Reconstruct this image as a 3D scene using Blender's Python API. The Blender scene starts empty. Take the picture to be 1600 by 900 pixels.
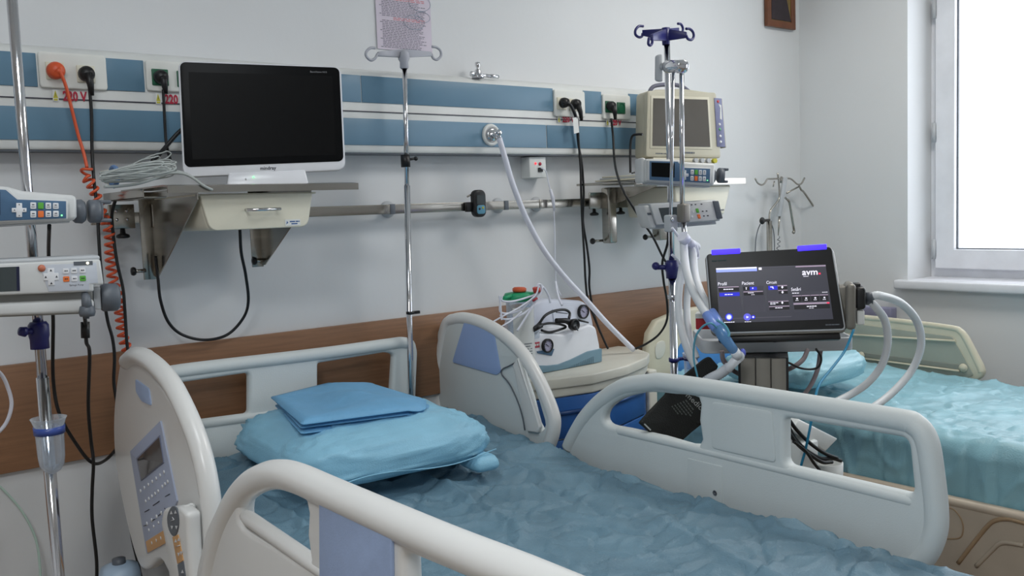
import bpy, bmesh, math, random
from mathutils import Vector, Matrix, noise
random.seed(4)
SC = bpy.context.scene
COL = SC.collection
PI = math.pi

# ------------------------------------------------------------ camera
F = 1454.6
CAM = Vector((0.0, -2.6, 1.5))
RX = Vector((0.779, -0.627, -0.037)).normalized()
FW = Vector((0.622, 0.778, -0.085)); FW = (FW - RX*FW.dot(RX)).normalized()
UP = RX.cross(FW)
cd = bpy.data.cameras.new('camera'); cam = bpy.data.objects.new('camera', cd); COL.objects.link(cam)
cam.matrix_world = Matrix.Translation(CAM) @ Matrix((RX, UP, -FW)).transposed().to_4x4()
cd.sensor_width = 36; cd.lens = 36*F/1600; cd.clip_start = 0.05; cd.clip_end = 60
SC.camera = cam

# ------------------------------------------------------------ world, light, exposure
W = bpy.data.worlds.new('world'); SC.world = W; W.use_nodes = True
bg = W.node_tree.nodes['Background']; bg.inputs[0].default_value = (0.94, 0.97, 1.0, 1); bg.inputs[1].default_value = 3.2
def area(name, loc, rot, sx, sy, power, col):
    l = bpy.data.lights.new(name, 'AREA'); l.shape = 'RECTANGLE'; l.size = sx; l.size_y = sy; l.energy = power; l.color = col
    o = bpy.data.objects.new(name, l); COL.objects.link(o); o.location = loc; o.rotation_euler = rot; return o
# daylight just outside the two windows of the window wall, and two ceiling luminaires of the ward
area('daylight_window', (4.35, -1.35, 1.85), (0, math.radians(80), 0), 1.5, 1.5, 26, (0.95, 0.98, 1.0))
area('daylight_window_far', (4.35, -3.45, 1.85), (0, math.radians(80), 0), 1.5, 1.5, 30, (0.95, 0.98, 1.0))
area('ceiling_luminaire_light', (0.4, -1.5, 2.83), (0, 0, 0), .6, .6, 13, (0.88, 0.95, 1.0))
area('ceiling_luminaire_light_two', (2.9, -1.3, 2.83), (0, 0, 0), .6, .6, 25, (1.0, 0.96, 0.90))
area('added_fill_luminaire_light', (-0.6, -2.7, 2.83), (0, 0, 0), .6, .6, 44, (0.95, 0.98, 1.0))  # unseen luminaire added as camera-side fill to brighten the near rail
SC.view_settings.view_transform = 'Standard'; SC.view_settings.look = 'None'; SC.view_settings.gamma = 1
SC.view_settings.use_curve_mapping = False
SC.view_settings.exposure = -0.48

# ------------------------------------------------------------ measuring: pixel ray met with a real plane
def ray(px, py): return FW*F + RX*(px-800) - UP*(py-450)
def P(px, py, x=None, y=None, z=None):
    v = ray(px, py)
    if x is not None: t = (x-CAM.x)/v.x
    elif y is not None: t = (y-CAM.y)/v.y
    else: t = (z-CAM.z)/v.z
    return CAM + v*t

# ------------------------------------------------------------ materials
def lin(c):
    return tuple(((v/255)/12.92 if v/255 <= .04045 else ((v/255+.055)/1.055)**2.4) for v in c) + (1,)
MATS = {}
def M(name, rgb, rough=.5, metal=0, var=.06, scale=8, bump=0, bscale=60, spec=.5, emit=0, alpha=1, trans=0, coat=0, stretch=None):
    if name in MATS: return MATS[name]
    m = bpy.data.materials.new(name); m.use_nodes = True; nt = m.node_tree; b = nt.nodes['Principled BSDF']
    c = lin(rgb)
    tc = nt.nodes.new('ShaderNodeTexCoord'); mp = nt.nodes.new('ShaderNodeMapping'); nt.links.new(tc.outputs['Object'], mp.inputs[0])
    if stretch: mp.inputs['Scale'].default_value = stretch
    n = nt.nodes.new('ShaderNodeTexNoise'); n.inputs['Scale'].default_value = scale; n.inputs['Detail'].default_value = 4
    nt.links.new(mp.outputs[0], n.inputs['Vector'])
    r = nt.nodes.new('ShaderNodeValToRGB')
    r.color_ramp.elements[0].position = .3; r.color_ramp.elements[1].position = .7
    r.color_ramp.elements[0].color = tuple(v*(1-var) for v in c[:3])+(1,); r.color_ramp.elements[1].color = tuple(min(1, v*(1+var)) for v in c[:3])+(1,)
    nt.links.new(n.outputs['Fac'], r.inputs[0]); nt.links.new(r.outputs[0], b.inputs['Base Color'])
    b.inputs['Roughness'].default_value = rough; b.inputs['Metallic'].default_value = metal
    b.inputs['Specular IOR Level'].default_value = spec; b.inputs['Coat Weight'].default_value = coat
    b.inputs['Alpha'].default_value = alpha; b.inputs['Transmission Weight'].default_value = trans
    if emit: b.inputs['Emission Color'].default_value = c; b.inputs['Emission Strength'].default_value = emit
    if bump:
        n2 = nt.nodes.new('ShaderNodeTexNoise'); n2.inputs['Scale'].default_value = bscale; n2.inputs['Detail'].default_value = 3
        nt.links.new(mp.outputs[0], n2.inputs['Vector'])
        bp = nt.nodes.new('ShaderNodeBump'); bp.inputs['Strength'].default_value = bump; bp.inputs['Distance'].default_value = .01
        nt.links.new(n2.outputs['Fac'], bp.inputs['Height']); nt.links.new(bp.outputs[0], b.inputs['Normal'])
    MATS[name] = m; return m
def wood():
    m = M('oak laminate', (144, 106, 78), .45, 0, .14, 5, .05, 90, stretch=(1.2, 1, 22)); return m
def clear(name, tint=(240, 245, 250), fac=.12, rough=.08):
    m = bpy.data.materials.new(name); m.use_nodes = True; nt = m.node_tree; nt.nodes.clear()
    o = nt.nodes.new('ShaderNodeOutputMaterial'); mx = nt.nodes.new('ShaderNodeMixShader'); t = nt.nodes.new('ShaderNodeBsdfTransparent')
    g = nt.nodes.new('ShaderNodeBsdfPrincipled'); g.inputs['Base Color'].default_value = lin(tint); g.inputs['Roughness'].default_value = rough
    t.inputs[0].default_value = lin(tint)
    lw = nt.nodes.new('ShaderNodeLayerWeight'); lw.inputs[0].default_value = .35
    ad = nt.nodes.new('ShaderNodeMath'); ad.operation = 'MULTIPLY_ADD'; ad.inputs[1].default_value = .5; ad.inputs[2].default_value = fac; ad.use_clamp = True
    nt.links.new(lw.outputs['Facing'], ad.inputs[0]); nt.links.new(ad.outputs[0], mx.inputs[0])
    nt.links.new(t.outputs[0], mx.inputs[1]); nt.links.new(g.outputs[0], mx.inputs[2]); nt.links.new(mx.outputs[0], o.inputs[0])
    return m
PAINT = M('wall paint', (222, 224, 226), .75, 0, .02, 1.3, .04, 40)
CEIL = M('ceiling paint', (235, 235, 232), .8)
FLOORM = M('vinyl floor', (150, 128, 104), .4, 0, .08, 5)
WOOD = wood()
HWHITE = M('headwall white', (222, 224, 222), .45)
PLATEW = M('socket plate white', (228, 229, 224), .45)
HBLUE = M('headwall blue', (96, 132, 156), .42, 0, .04, 2)
GAP = M('dark gap', (60, 60, 72), .6)
BEDW = M('bed plastic', (226, 226, 224), .28, 0, .02, 3, 0, 60, .5)
BEDWT = M('bed plastic textured', (214, 220, 220), .5, 0, .02, 3, .06, 300)
PADB = M('pad blue grey', (154, 178, 222), .5, 0, .03)
CREAM = M('cream plastic', (222, 218, 200), .4, 0, .03)
BEIGE = M('beige plastic', (212, 210, 198), .45, 0, .03)
STEEL = M('stainless steel', (176, 172, 164), .2, 1, .06, 3, .02, 200, stretch=(1, 1, 30))
CHROME = M('chrome', (215, 216, 220), .12, 1, .02)
GLOSSW = M('white gloss plastic', (232, 234, 240), .25)
BLACK = M('black plastic', (22, 22, 24), .4)
RUBBER = M('black rubber cable', (16, 16, 18), .45)
SCREEN = M('dark glass screen', (12, 13, 15), .38, 0, .02, 3, 0, 60, .12)
LCD = M('grey lcd', (62, 70, 72), .25)
GREYD = M('dark grey plastic', (92, 98, 106), .45)
GREYL = M('light grey plastic', (186, 190, 194), .45)
PUMPW = M('pump shell', (206, 208, 208), .42)
PUMPB = M('pump blue membrane', (72, 104, 136), .4)
BTN = M('button white', (222, 224, 228), .4)
BTNG = M('button green', (92, 168, 66), .4)
BTNO = M('button orange', (226, 116, 56), .4)
INK = M('dark ink', (40, 42, 52), .6)
RED = M('red print', (178, 34, 62), .5)
YEL = M('yellow sticker', (196, 190, 60), .5)
ORANGE = M('orange cord', (222, 92, 52), .4)
NAVY = M('navy plastic', (34, 36, 104), .35)
BLUEP = M('blue plastic', (60, 84, 160), .35)
SHEET = M('blue nonwoven sheet', (104, 136, 154), .5, 0, .16, 7, .25, 260, .5)
SHEET2 = M('pale blue nonwoven sheet', (156, 206, 220), .3, 0, .10, 6, .2, 260, .6, alpha=.82)
PILL = M('blue nonwoven pillow cover', (144, 198, 224), .5, 0, .06, 12, .2, 300)
TOWEL = M('folded blue nonwoven', (114, 174, 216), .55, 0, .05, 20, .25, 380)
GREEN = M('green socket', (18, 92, 62), .4)
GREENL = M('green lid', (36, 158, 108), .4)
HOSE = M('white hose', (226, 228, 240), .35)
HOSEC = M('corrugated clear hose', (234, 238, 242), .35, alpha=.9)
HOSEG = M('grey mauve hose', (160, 148, 152), .45)
TEAL = M('teal cord', (30, 130, 170), .4)
GREYC = M('grey lead cable', (168, 174, 172), .45)
CABB = M('cabinet blue', (40, 92, 160), .4)
SLATE = M('slate blue plastic', (112, 144, 160), .45)
CUFF = M('black cuff fabric', (24, 26, 24), .8, 0, .1, 40, .3, 300)
TAUPE = M('taupe metal', (130, 126, 118), .4, .3)
IVORY = M('ivory plastic', (208, 202, 180), .4)
FRAMEW = M('picture frame wood', (112, 66, 40), .4, 0, .15, 20)
CLEAR = clear('clear plastic')
GLASS = clear('window glass', (250, 252, 255), .03, .02)

# ------------------------------------------------------------ objects
def name_free(n): return n
def tag(o, label=None, cat=None, group=None, kind=None):
    if label: o['label'] = label
    if cat: o['category'] = cat
    if group: o['group'] = group
    if kind: o['kind'] = kind
    return o
def thing(name, label, cat, loc, group=None):
    o = bpy.data.objects.new(name, None); COL.objects.link(o); o.location = Vector(loc); o.empty_display_size = .05
    return tag(o, label, cat, group)
def root_loc(p):
    v = Vector((0, 0, 0))
    while p is not None: v = v + p.location; p = p.parent
    return v
class MB:
    """collects shapes in world coordinates; build() makes ONE mesh object"""
    def __init__(s): s.v = []; s.f = []; s.sm = []
    def add(s, vs, fs, smooth=False):
        k = len(s.v); s.v += [Vector(v) for v in vs]
        for f in fs: s.f.append(tuple(i+k for i in f)); s.sm.append(smooth)
        return s
    def box(s, c, size, ax=None):
        c = Vector(c); a, b, n = ax if ax else (Vector((1,0,0)), Vector((0,1,0)), Vector((0,0,1)))
        h = [d/2 for d in size]
        vs = [c + a*(h[0]*i) + b*(h[1]*j) + n*(h[2]*k) for i in (-1,1) for j in (-1,1) for k in (-1,1)]
        return s.add(vs, [(0,1,3,2),(4,6,7,5),(0,4,5,1),(2,3,7,6),(0,2,6,4),(1,5,7,3)])
    def bb(s, x0, x1, y0, y1, z0, z1): return s.box(((x0+x1)/2,(y0+y1)/2,(z0+z1)/2), (abs(x1-x0),abs(y1-y0),abs(z1-z0)))
    def hexa(s, q0, q1):
        """q0, q1: two quads (4 points each) joined"""
        return s.add(list(q0)+list(q1), [(0,1,2,3),(7,6,5,4),(0,4,5,1),(1,5,6,2),(2,6,7,3),(3,7,4,0)])
    def tube(s, pts, r, seg=10, cap=True, closed=False):
        pts = [Vector(p) for p in pts]; n = len(pts); rs = r if isinstance(r, (list, tuple)) else [r]*n
        vs = []; up = None
        for i, p in enumerate(pts):
            a = pts[(i-1) % n] if (closed or i) else pts[0]; b = pts[(i+1) % n] if (closed or i < n-1) else pts[-1]
            t = (b-a).normalized()
            if up is None: up = Vector((0,0,1)) if abs(t.z) < .9 else Vector((1,0,0))
            up = (up - t*up.dot(t)); up = up.normalized() if up.length > 1e-5 else t.orthogonal().normalized()
            w = t.cross(up)
            for k in range(seg):
                an = 2*PI*k/seg; vs.append(p + (up*math.cos(an) + w*math.sin(an))*rs[i])
        fs = []
        for i in range(n if closed else n-1):
            j = (i+1) % n
            for k in range(seg): fs.append((i*seg+k, i*seg+(k+1)%seg, j*seg+(k+1)%seg, j*seg+k))
        s.add(vs, fs, True)
        if cap and not closed:
            k0 = len(s.v)-n*seg
            s.f.append(tuple(k0+k for k in range(seg))[::-1]); s.sm.append(False)
            s.f.append(tuple(k0+(n-1)*seg+k for k in range(seg))); s.sm.append(False)
        return s
    def cyl(s, a, b, r, seg=20, r2=None): return s.tube([a, b], [r, r if r2 is None else r2], seg)
    def lathe(s, o, prof, ax=(0,0,1), seg=24):
        """prof: (radius, height) along axis ax from o"""
        ax = Vector(ax).normalized(); o = Vector(o)
        e = ax.orthogonal().normalized(); g = ax.cross(e); vs = []; n = len(prof)
        for r, h in prof:
            for k in range(seg):
                an = 2*PI*k/seg; vs.append(o + ax*h + (e*math.cos(an)+g*math.sin(an))*max(r, 1e-5))
        fs = [(i*seg+k, i*seg+(k+1)%seg, (i+1)*seg+(k+1)%seg, (i+1)*seg+k) for i in range(n-1) for k in range(seg)]
        return s.add(vs, fs, True)
    def ball(s, c, r, sc=(1,1,1), seg=16):
        prof = [(r*math.sin(PI*i/8), -r*math.cos(PI*i/8)) for i in range(9)]
        k = len(s.v); s.lathe(c, prof, (0,0,1), seg)
        for i in range(k, len(s.v)):
            d = s.v[i]-Vector(c); s.v[i] = Vector(c)+Vector((d.x*sc[0], d.y*sc[1], d.z*sc[2]))
        return s
    def build(s, name, mat, parent=None, bevel=0, smooth=None, bseg=2):
        base = root_loc(parent)
        if parent is None:
            n = len(s.v); base = Vector((sum(v.x for v in s.v)/n, sum(v.y for v in s.v)/n, min(v.z for v in s.v)))
        me = bpy.data.meshes.new(name); me.from_pydata([v-base for v in s.v], [], s.f); me.materials.append(mat)
        for p, f in zip(me.polygons, s.sm): p.use_smooth = f if smooth is None else smooth
        bm = bmesh.new(); bm.from_mesh(me)
        bmesh.ops.remove_doubles(bm, verts=bm.verts, dist=1e-6)
        bmesh.ops.recalc_face_normals(bm, faces=bm.faces)
        if bevel:
            es = [e for e in bm.edges if len(e.link_faces) == 2 and e.calc_face_angle(0) > .6]
            try: bmesh.ops.bevel(bm, geom=es, offset=bevel, segments=bseg, profile=.5, affect='EDGES', clamp_overlap=True)
            except Exception: pass
            for f in bm.faces: f.smooth = True
        bm.to_mesh(me); bm.free()
        if bevel: me.set_sharp_from_angle(angle=math.radians(50))
        o = bpy.data.objects.new(name, me); COL.objects.link(o); o.parent = parent
        if parent is None: o.location = base
        return o
def spline(pts, n=8):
    """Catmull-Rom through points"""
    pts = [Vector(p) for p in pts]; q = [pts[0]*2-pts[1]] + pts + [pts[-1]*2-pts[-2]]; out = []
    for i in range(1, len(q)-2):
        p0, p1, p2, p3 = q[i-1:i+3]
        for k in range(n):
            t = k/n; out.append(.5*((2*p1)+(p2-p0)*t+(2*p0-5*p1+4*p2-p3)*t*t+(3*p1-p0-3*p2+p3)*t**3))
    out.append(pts[-1]); return out
def cable(name, pts, r, mat, parent=None, n=8, seg=8):
    return MB().tube(spline(pts, n), r, seg).build(name, mat, parent)
def fillet(pts, r, n=5):
    """round the corners of a closed 2D polygon; r scalar or list"""
    out = []; m = len(pts)
    for i in range(m):
        p = Vector(pts[i]); a = Vector(pts[i-1]); b = Vector(pts[(i+1) % m]); rr = r[i] if isinstance(r, (list, tuple)) else r
        da = a-p; db = b-p; d = min(rr, da.length*.48, db.length*.48)
        if d < 1e-6: out.append(p); continue
        s = p+da.normalized()*d; e = p+db.normalized()*d
        for k in range(n+1):
            t = k/n; out.append(s*(1-t)**2+p*2*t*(1-t)+e*t*t)
    return out
def csmooth(pts, n=4):
    """closed Catmull-Rom in 2D"""
    m = len(pts); q = [Vector(p) for p in pts]; out = []
    for i in range(m):
        p0, p1, p2, p3 = q[i-1], q[i], q[(i+1) % m], q[(i+2) % m]
        for k in range(n):
            t = k/n; out.append(.5*((2*p1)+(p2-p0)*t+(2*p0-5*p1+4*p2-p3)*t*t+(3*p1-p0-3*p2+p3)*t**3))
    return out
def plate(name, mat, parent, outer, holes, thick, frame, bevel=.004, bres=2, off=0):
    """flat shape with holes: 2D outlines in frame (o, a, b, n); thick centred on o + n*off"""
    o, a, b, n = frame
    cu = bpy.data.curves.new('tmp', 'CURVE'); cu.dimensions = '2D'; cu.fill_mode = 'BOTH'
    cu.extrude = max(thick/2-bevel, 1e-4); cu.bevel_depth = bevel; cu.bevel_resolution = bres; cu.offset = -bevel
    for ring in [outer]+list(holes):
        sp = cu.splines.new('POLY'); sp.points.add(len(ring)-1); sp.use_cyclic_u = True
        for q, p in zip(sp.points, ring): q.co = (p[0], p[1], 0, 1)
    t = bpy.data.objects.new('tmp', cu); COL.objects.link(t)
    dg = bpy.context.evaluated_depsgraph_get(); me = bpy.data.meshes.new_from_object(t.evaluated_get(dg))
    vs = [o + a*v.co.x + b*v.co.y + n*(v.co.z+off) for v in me.vertices]; fs = [tuple(p.vertices) for p in me.polygons]
    bpy.data.objects.remove(t); bpy.data.curves.remove(cu); bpy.data.meshes.remove(me)
    mb = MB(); mb.add(vs, fs, True); ob = mb.build(name, mat, parent)
    ob.data.set_sharp_from_angle(angle=math.radians(40)); return ob
def xframe(x): return (Vector((x, 0, 0)), Vector((0, 1, 0)), Vector((0, 0, 1)), Vector((1, 0, 0)))
def yframe(y): return (Vector((0, y, 0)), Vector((1, 0, 0)), Vector((0, 0, 1)), Vector((0, -1, 0)))
def onx(pts, x): return [Vector((q.y, q.z)) for q in (P(px, py, x=x) for px, py in pts)]
def ony(pts, y): return [Vector((q.x, q.z)) for q in (P(px, py, y=y) for px, py in pts)]
def text_mesh(body, bold=.0):
    cu = bpy.data.curves.new('tmp', 'FONT'); cu.body = body; cu.size = 1; cu.offset = bold; cu.resolution_u = 2
    t = bpy.data.objects.new('tmp', cu); COL.objects.link(t)
    dg = bpy.context.evaluated_depsgraph_get(); me = bpy.data.meshes.new_from_object(t.evaluated_get(dg))
    vs = [v.co.copy() for v in me.vertices]; fs = [tuple(p.vertices) for p in me.polygons]
    bpy.data.objects.remove(t); bpy.data.curves.remove(cu); bpy.data.meshes.remove(me)
    x0 = min(v.x for v in vs); x1 = max(v.x for v in vs); y0 = min(v.y for v in vs); y1 = max(v.y for v in vs)
    return [((v.x-x0)/(x1-x0), (v.y-y0)/(y1-y0)) for v in vs], fs
class Face:
    """front of a device: a real plane through c facing (yaw, tilt back), its four corners"""
    def __init__(s, c, yaw, tilt, tl, tr, br, bl):
        y = math.radians(yaw); t = math.radians(tilt)
        s.n = Vector((-math.sin(y)*math.cos(t), -math.cos(y)*math.cos(t), math.sin(t))); c = Vector(c)
        def hit(p): v = ray(*p); return CAM + v*((c-CAM).dot(s.n)/v.dot(s.n))
        s.q = [hit(p) for p in (tl, tr, br, bl)]
        s.u = (s.q[1]-s.q[0]+s.q[2]-s.q[3]).normalized(); s.v = s.n.cross(s.u)
        s.w = ((s.q[1]-s.q[0]).length+(s.q[2]-s.q[3]).length)/2; s.h = ((s.q[0]-s.q[3]).length+(s.q[1]-s.q[2]).length)/2
    def p(s, u, v, w=0):
        """u right 0..1, v up 0..1, w metres outward"""
        tl, tr, br, bl = s.q
        return (bl*(1-u)+br*u)*(1-v) + (tl*(1-u)+tr*u)*v + s.n*w
    def frame(s, w=0): return (s.p(0, 0, w), s.u, s.v, s.n)
    def slab(s, name, mat, parent, u0, u1, v0, v1, w0, w1, bevel=0, bseg=2):
        q0 = [s.p(u0,v0,w0), s.p(u1,v0,w0), s.p(u1,v1,w0), s.p(u0,v1,w0)]; q1 = [s.p(u0,v0,w1), s.p(u1,v0,w1), s.p(u1,v1,w1), s.p(u0,v1,w1)]
        return MB().hexa(q0, q1).build(name, mat, parent, bevel, None, bseg)
    def poly(s, name, mat, parent, pts, w0, w1, bevel=0):
        m = MB(); n = len(pts); m.add([s.p(u,v,w0) for u,v in pts]+[s.p(u,v,w1) for u,v in pts],
            [tuple(range(n))[::-1], tuple(range(n, 2*n))]+[(i, (i+1)%n, n+(i+1)%n, n+i) for i in range(n)])
        return m.build(name, mat, parent, bevel)
    def rrect(s, u0, u1, v0, v1, r):
        """rounded rectangle outline in u,v with corner r metres"""
        a = r/s.w; b = r/s.h; out = []
        for cu, cv, a0 in ((u1-a, v1-b, 0), (u0+a, v1-b, 90), (u0+a, v0+b, 180), (u1-a, v0+b, 270)):
            for k in range(6):
                an = math.radians(a0+18*k); out.append((cu+a*math.cos(an), cv+b*math.sin(an)))
        return out
    def text(s, name, body, mat, parent, u0, u1, v0, v1, w=.001, bold=.02):
        vs, fs = text_mesh(body, bold)
        return MB().add([s.p(u0+(u1-u0)*a, v0+(v1-v0)*b, w) for a, b in vs], fs).build(name, mat, parent)
    def ticks(s, mb, u0, u1, v0, v1, w, n, fill=.7):
        """a row of small word-like strokes"""
        x = u0
        while x < u1:
            L = (u1-u0)/n*(.5+random.random()); e = min(u1, x+L*fill)
            mb.add([s.p(x,v0,w), s.p(e,v0,w), s.p(e,v1,w), s.p(x,v1,w)], [(0,1,2,3)]); x += L
        return mb
class Flat(Face):
    """a Face given by an origin, two unit axes and a size"""
    def __init__(s, o, u, v, w, h):
        u = Vector(u); v = Vector(v); o = Vector(o); s.u = u; s.v = v; s.n = u.cross(v); s.w = w; s.h = h
        s.q = [o+v*h, o+v*h+u*w, o+u*w, o]

# ============================================================ THE ROOM
X0, X1, Y0, ZC = -2.6, 3.855, -5.2, 2.9
def struct(mb, name, mat, **k): return tag(mb.build(name, mat, **k), kind='structure')
struct(MB().bb(X0, X1+.35, 0, .15, 0, ZC), 'wall_back', PAINT)
struct(MB().bb(X0-.1, X0, Y0, 0, 0, ZC), 'wall_left', PAINT)
struct(MB().bb(X0, X1+.35, Y0-.1, Y0, 0, ZC), 'wall_front', PAINT)
WZ0, WZ1 = 1.125, 2.62
wins = [(-2.15, -.53), (-4.25, -2.65)]
m = MB(); ys = [Y0, -4.25, -2.65, -2.15, -.53, 0]
m.bb(X1, X1+.35, Y0, 0, 0, WZ0); m.bb(X1, X1+.35, Y0, 0, WZ1, ZC)
for a, b in ((Y0, -4.25), (-2.65, -2.15), (-.53, 0)): m.bb(X1, X1+.35, a, b, WZ0, WZ1)
struct(m, 'wall_right', PAINT)
struct(MB().bb(X0-.1, X1+.35, Y0-.1, .15, -.1, 0), 'floor', FLOORM)
struct(MB().bb(X0-.1, X1+.35, Y0-.1, .15, ZC, ZC+.1), 'ceiling', CEIL)
wb = struct(MB().bb(X0, .2, -.018, 0, .887, 1.157), 'trim_1', WOOD, bevel=.002)
struct(MB().bb(.203, 2.05, -.018, 0, .887, 1.157), 'trim_2', WOOD, bevel=.002)
struct(MB().bb(2.053, X1, -.018, 0, .887, 1.157), 'trim_3', WOOD, bevel=.002)
struct(MB().bb(X0, X1, -.015, 0, 0, .1), 'baseboard_back', HWHITE, bevel=.003)
struct(MB().bb(X1-.015, X1, Y0, 0, 0, .1), 'baseboard_right', HWHITE, bevel=.003)
for i, (a, b) in enumerate(wins):
    root = bpy.data.objects.new('window_%d' % (i+1), None); COL.objects.link(root); root.location = (X1+.2, (a+b)/2, WZ0); root['kind'] = 'structure'
    xo = X1+.2
    mid = (a+b)/2
    rc = lambda p, q, z0, z1: [Vector((p, z0)), Vector((q, z0)), Vector((q, z1)), Vector((p, z1))]
    plate('window_frame', GLOSSW, root, rc(a, b, WZ0, WZ1), [rc(a+.035, mid-.03, WZ0+.045, WZ1-.045), rc(mid+.03, b-.035, WZ0+.045, WZ1-.045)], .06, xframe(xo+.03), .004)
    for (p, q) in ((a+.033, mid-.012), (mid+.012, b-.033)):
        z0, z1 = WZ0+.042, WZ1-.042; t = .085
        so = plate('sash', GLOSSW, root, rc(p, q, z0, z1), [rc(p+t, q-t, z0+t, z1-t)], .05, xframe(xo-.005), .006)
        MB().bb(xo+.008, xo+.014, p+t-.004, q-t+.004, z0+t-.004, z1-t+.004).build('pane', GLASS, so)
        plate('glazing_gasket', GREYD, so, rc(p+t-.001, q-t+.001, z0+t-.001, z1-t+.001), [rc(p+t+.005, q-t-.005, z0+t+.005, z1-t-.005)], .012, xframe(xo-.0), .001)
    for z in (1.21, 1.72, 2.25):
        h = MB().cyl((xo-.03, b-.03, z), (xo-.03, b-.03, z+.085), .009, 12); h.bb(xo-.03, xo, b-.04, b-.02, z+.01, z+.075)
        h.build('hinge', GREYL, root)
    sl = MB().bb(X1-.05, X1+.01, a-.04, b+.04, WZ0-.034, WZ0+.005).bb(X1+.01, xo+.02, a, b, WZ0-.01, WZ0+.005).build('window_sill', GLOSSW, root, .008)

# ============================================================ THE HEADWALL UNIT
YU = -.07
zf = lambda py: P(0, py, y=YU).z
xf = lambda px, py: P(px, py, y=YU).x
zt, zb1, zb2, zg, zc1, zc2, zb = zf(79), zf(79.5), zf(133), zf(151), zf(165), zf(218), zf(235)
UX1 = 3.06
hu = thing('headwall_unit', 'long white and blue headwall service unit running along the wall', 'headwall unit', (1.0, -.035, zb))
ztop = zt+.022
prof = [(0, zb+.004), (-.05, zb), (YU+.004, zb+.004), (YU, zb+.012), (YU, zt-.004), (YU+.006, zt+.006), (-.03, ztop), (0, ztop+.008)]
m = MB(); n = len(prof); UX0 = -.9
m.add([(UX0, y, z) for y, z in prof]+[(UX1, y, z) for y, z in prof], [tuple(range(n)), tuple(range(2*n-1, n-1, -1))]+[(i, i+n, (i+1)%n+n, (i+1)%n) for i in range(n)])
m.build('housing', HWHITE, hu, .002)
def blue(xa, xb, za, zb_, name='blue_panel'): MB().bb(xa, xb, YU-.003, YU+.002, za, zb_).build(name, HBLUE, hu, .001)
blue(UX0, xf(57, 110), zb2, zb1); blue(xf(161, 110), xf(224, 110), zb2, zb1)
blue(xf(300, 110), xf(563, 140), zb2, zb1); blue(xf(564.5, 140), xf(863, 150), zb2, zb1); blue(xf(911, 160), xf(939, 160), zb2, zb1); blue(xf(982, 165), UX1-.01, zb2, zb1)
xj = xf(1000, 200)
blue(UX0, xf(852, 190), zc2, zc1); blue(xf(853.5, 190), UX1-.01, zc2, zc1)
MB().bb(UX0, UX1, YU-.0025, YU, zg-.0015, zg+.0015).build('seam_line', GAP, hu)
MB().bb(UX0+.01, UX1-.01, -.062, -.004, zb-.001, zb+.003).build('under_channel', GREYD, hu)
def sock_plate(px0, px1, py0, py1, socks):
    xa, xb = xf(px0, py0), xf(px1, py0); z1 = P(px0, py0, y=YU).z; z0 = P(px0, py1, y=YU).z
    fr = yframe(YU-.004)
    pl = plate('socket_plate', PLATEW, hu, fillet([(xa, z0), (xb, z0), (xb, z1), (xa, z1)], .01), [], .012, fr, .004)
    for (sx, sy, mat) in socks:
        c = P(sx, sy, y=YU-.01); q = .0215
        MB().bb(c.x-q, c.x+q, YU-.014, YU-.006, c.z-q, c.z+q).build('socket', mat, pl, .002)
        s = MB().lathe((c.x, YU-.0142, c.z), [(.019, 0), (.0175, .0025), (.0165, -.004), (.001, -.004)], (0, -1, 0), 20); s.build('socket_ring', mat, pl)
sock_plate(57, 163, 80, 137, [(86, 111, CREAM), (134, 116, CREAM)])
sock_plate(225, 300, 94, 142, [(250, 121, GREEN), (289, 124, GREEN)])
sock_plate(863, 911, 140, 182, [(877, 162, CREAM), (896, 164, CREAM)])
sock_plate(939, 982, 147, 186, [(952, 167, GREEN), (970, 169, GREEN)])
def mark220(px, py, w, h):
    """warning triangle sticker and red 220 V below a socket plate"""
    c = P(px, py, y=YU-.003); fr = Flat((c.x, YU-.0032, c.z-h/2), (1, 0, 0), (0, 0, 1), w, h)
    st = MB().add([fr.p(0, -.05, .0004), fr.p(.22, -.05, .0004), fr.p(.22, 1.05, .0004), fr.p(0, 1.05, .0004)], [(0,1,2,3)]).build('sticker_backing', HWHITE, hu)
    MB().add([fr.p(.02, .25, .0008), fr.p(.2, .25, .0008), fr.p(.11, 1.0, .0008)], [(0,1,2)]).build('warning_triangle', YEL, hu)
    a = MB().add([fr.p(.04, .02, .0008), fr.p(.18, .02, .0008), fr.p(.18, .2, .0008), fr.p(.04, .2, .0008)], [(0,1,2,3)])
    a.build('warning_strip', YEL, hu)
    b = MB(); 
    for t in ((.06,.3,.16,.3),): b.add([fr.p(.05,.30,.0012), fr.p(.17,.30,.0012), fr.p(.11,.86,.0012)], [(0,1,2)])
    MB().add([fr.p(.105,.42,.0014), fr.p(.118,.42,.0014), fr.p(.118,.72,.0014), fr.p(.105,.72,.0014)], [(0,1,2,3)]).build('warning_mark', INK, hu)
    fr.text('voltage_lettering', '220 V', RED, hu, .38, 1.3, 0, 1, .0008, .04)
mark220(82, 149, .062, .026); mark220(243, 154, .062, .026); mark220(871, 186, .062, .022); mark220(947, 191, .062, .022)
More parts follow.
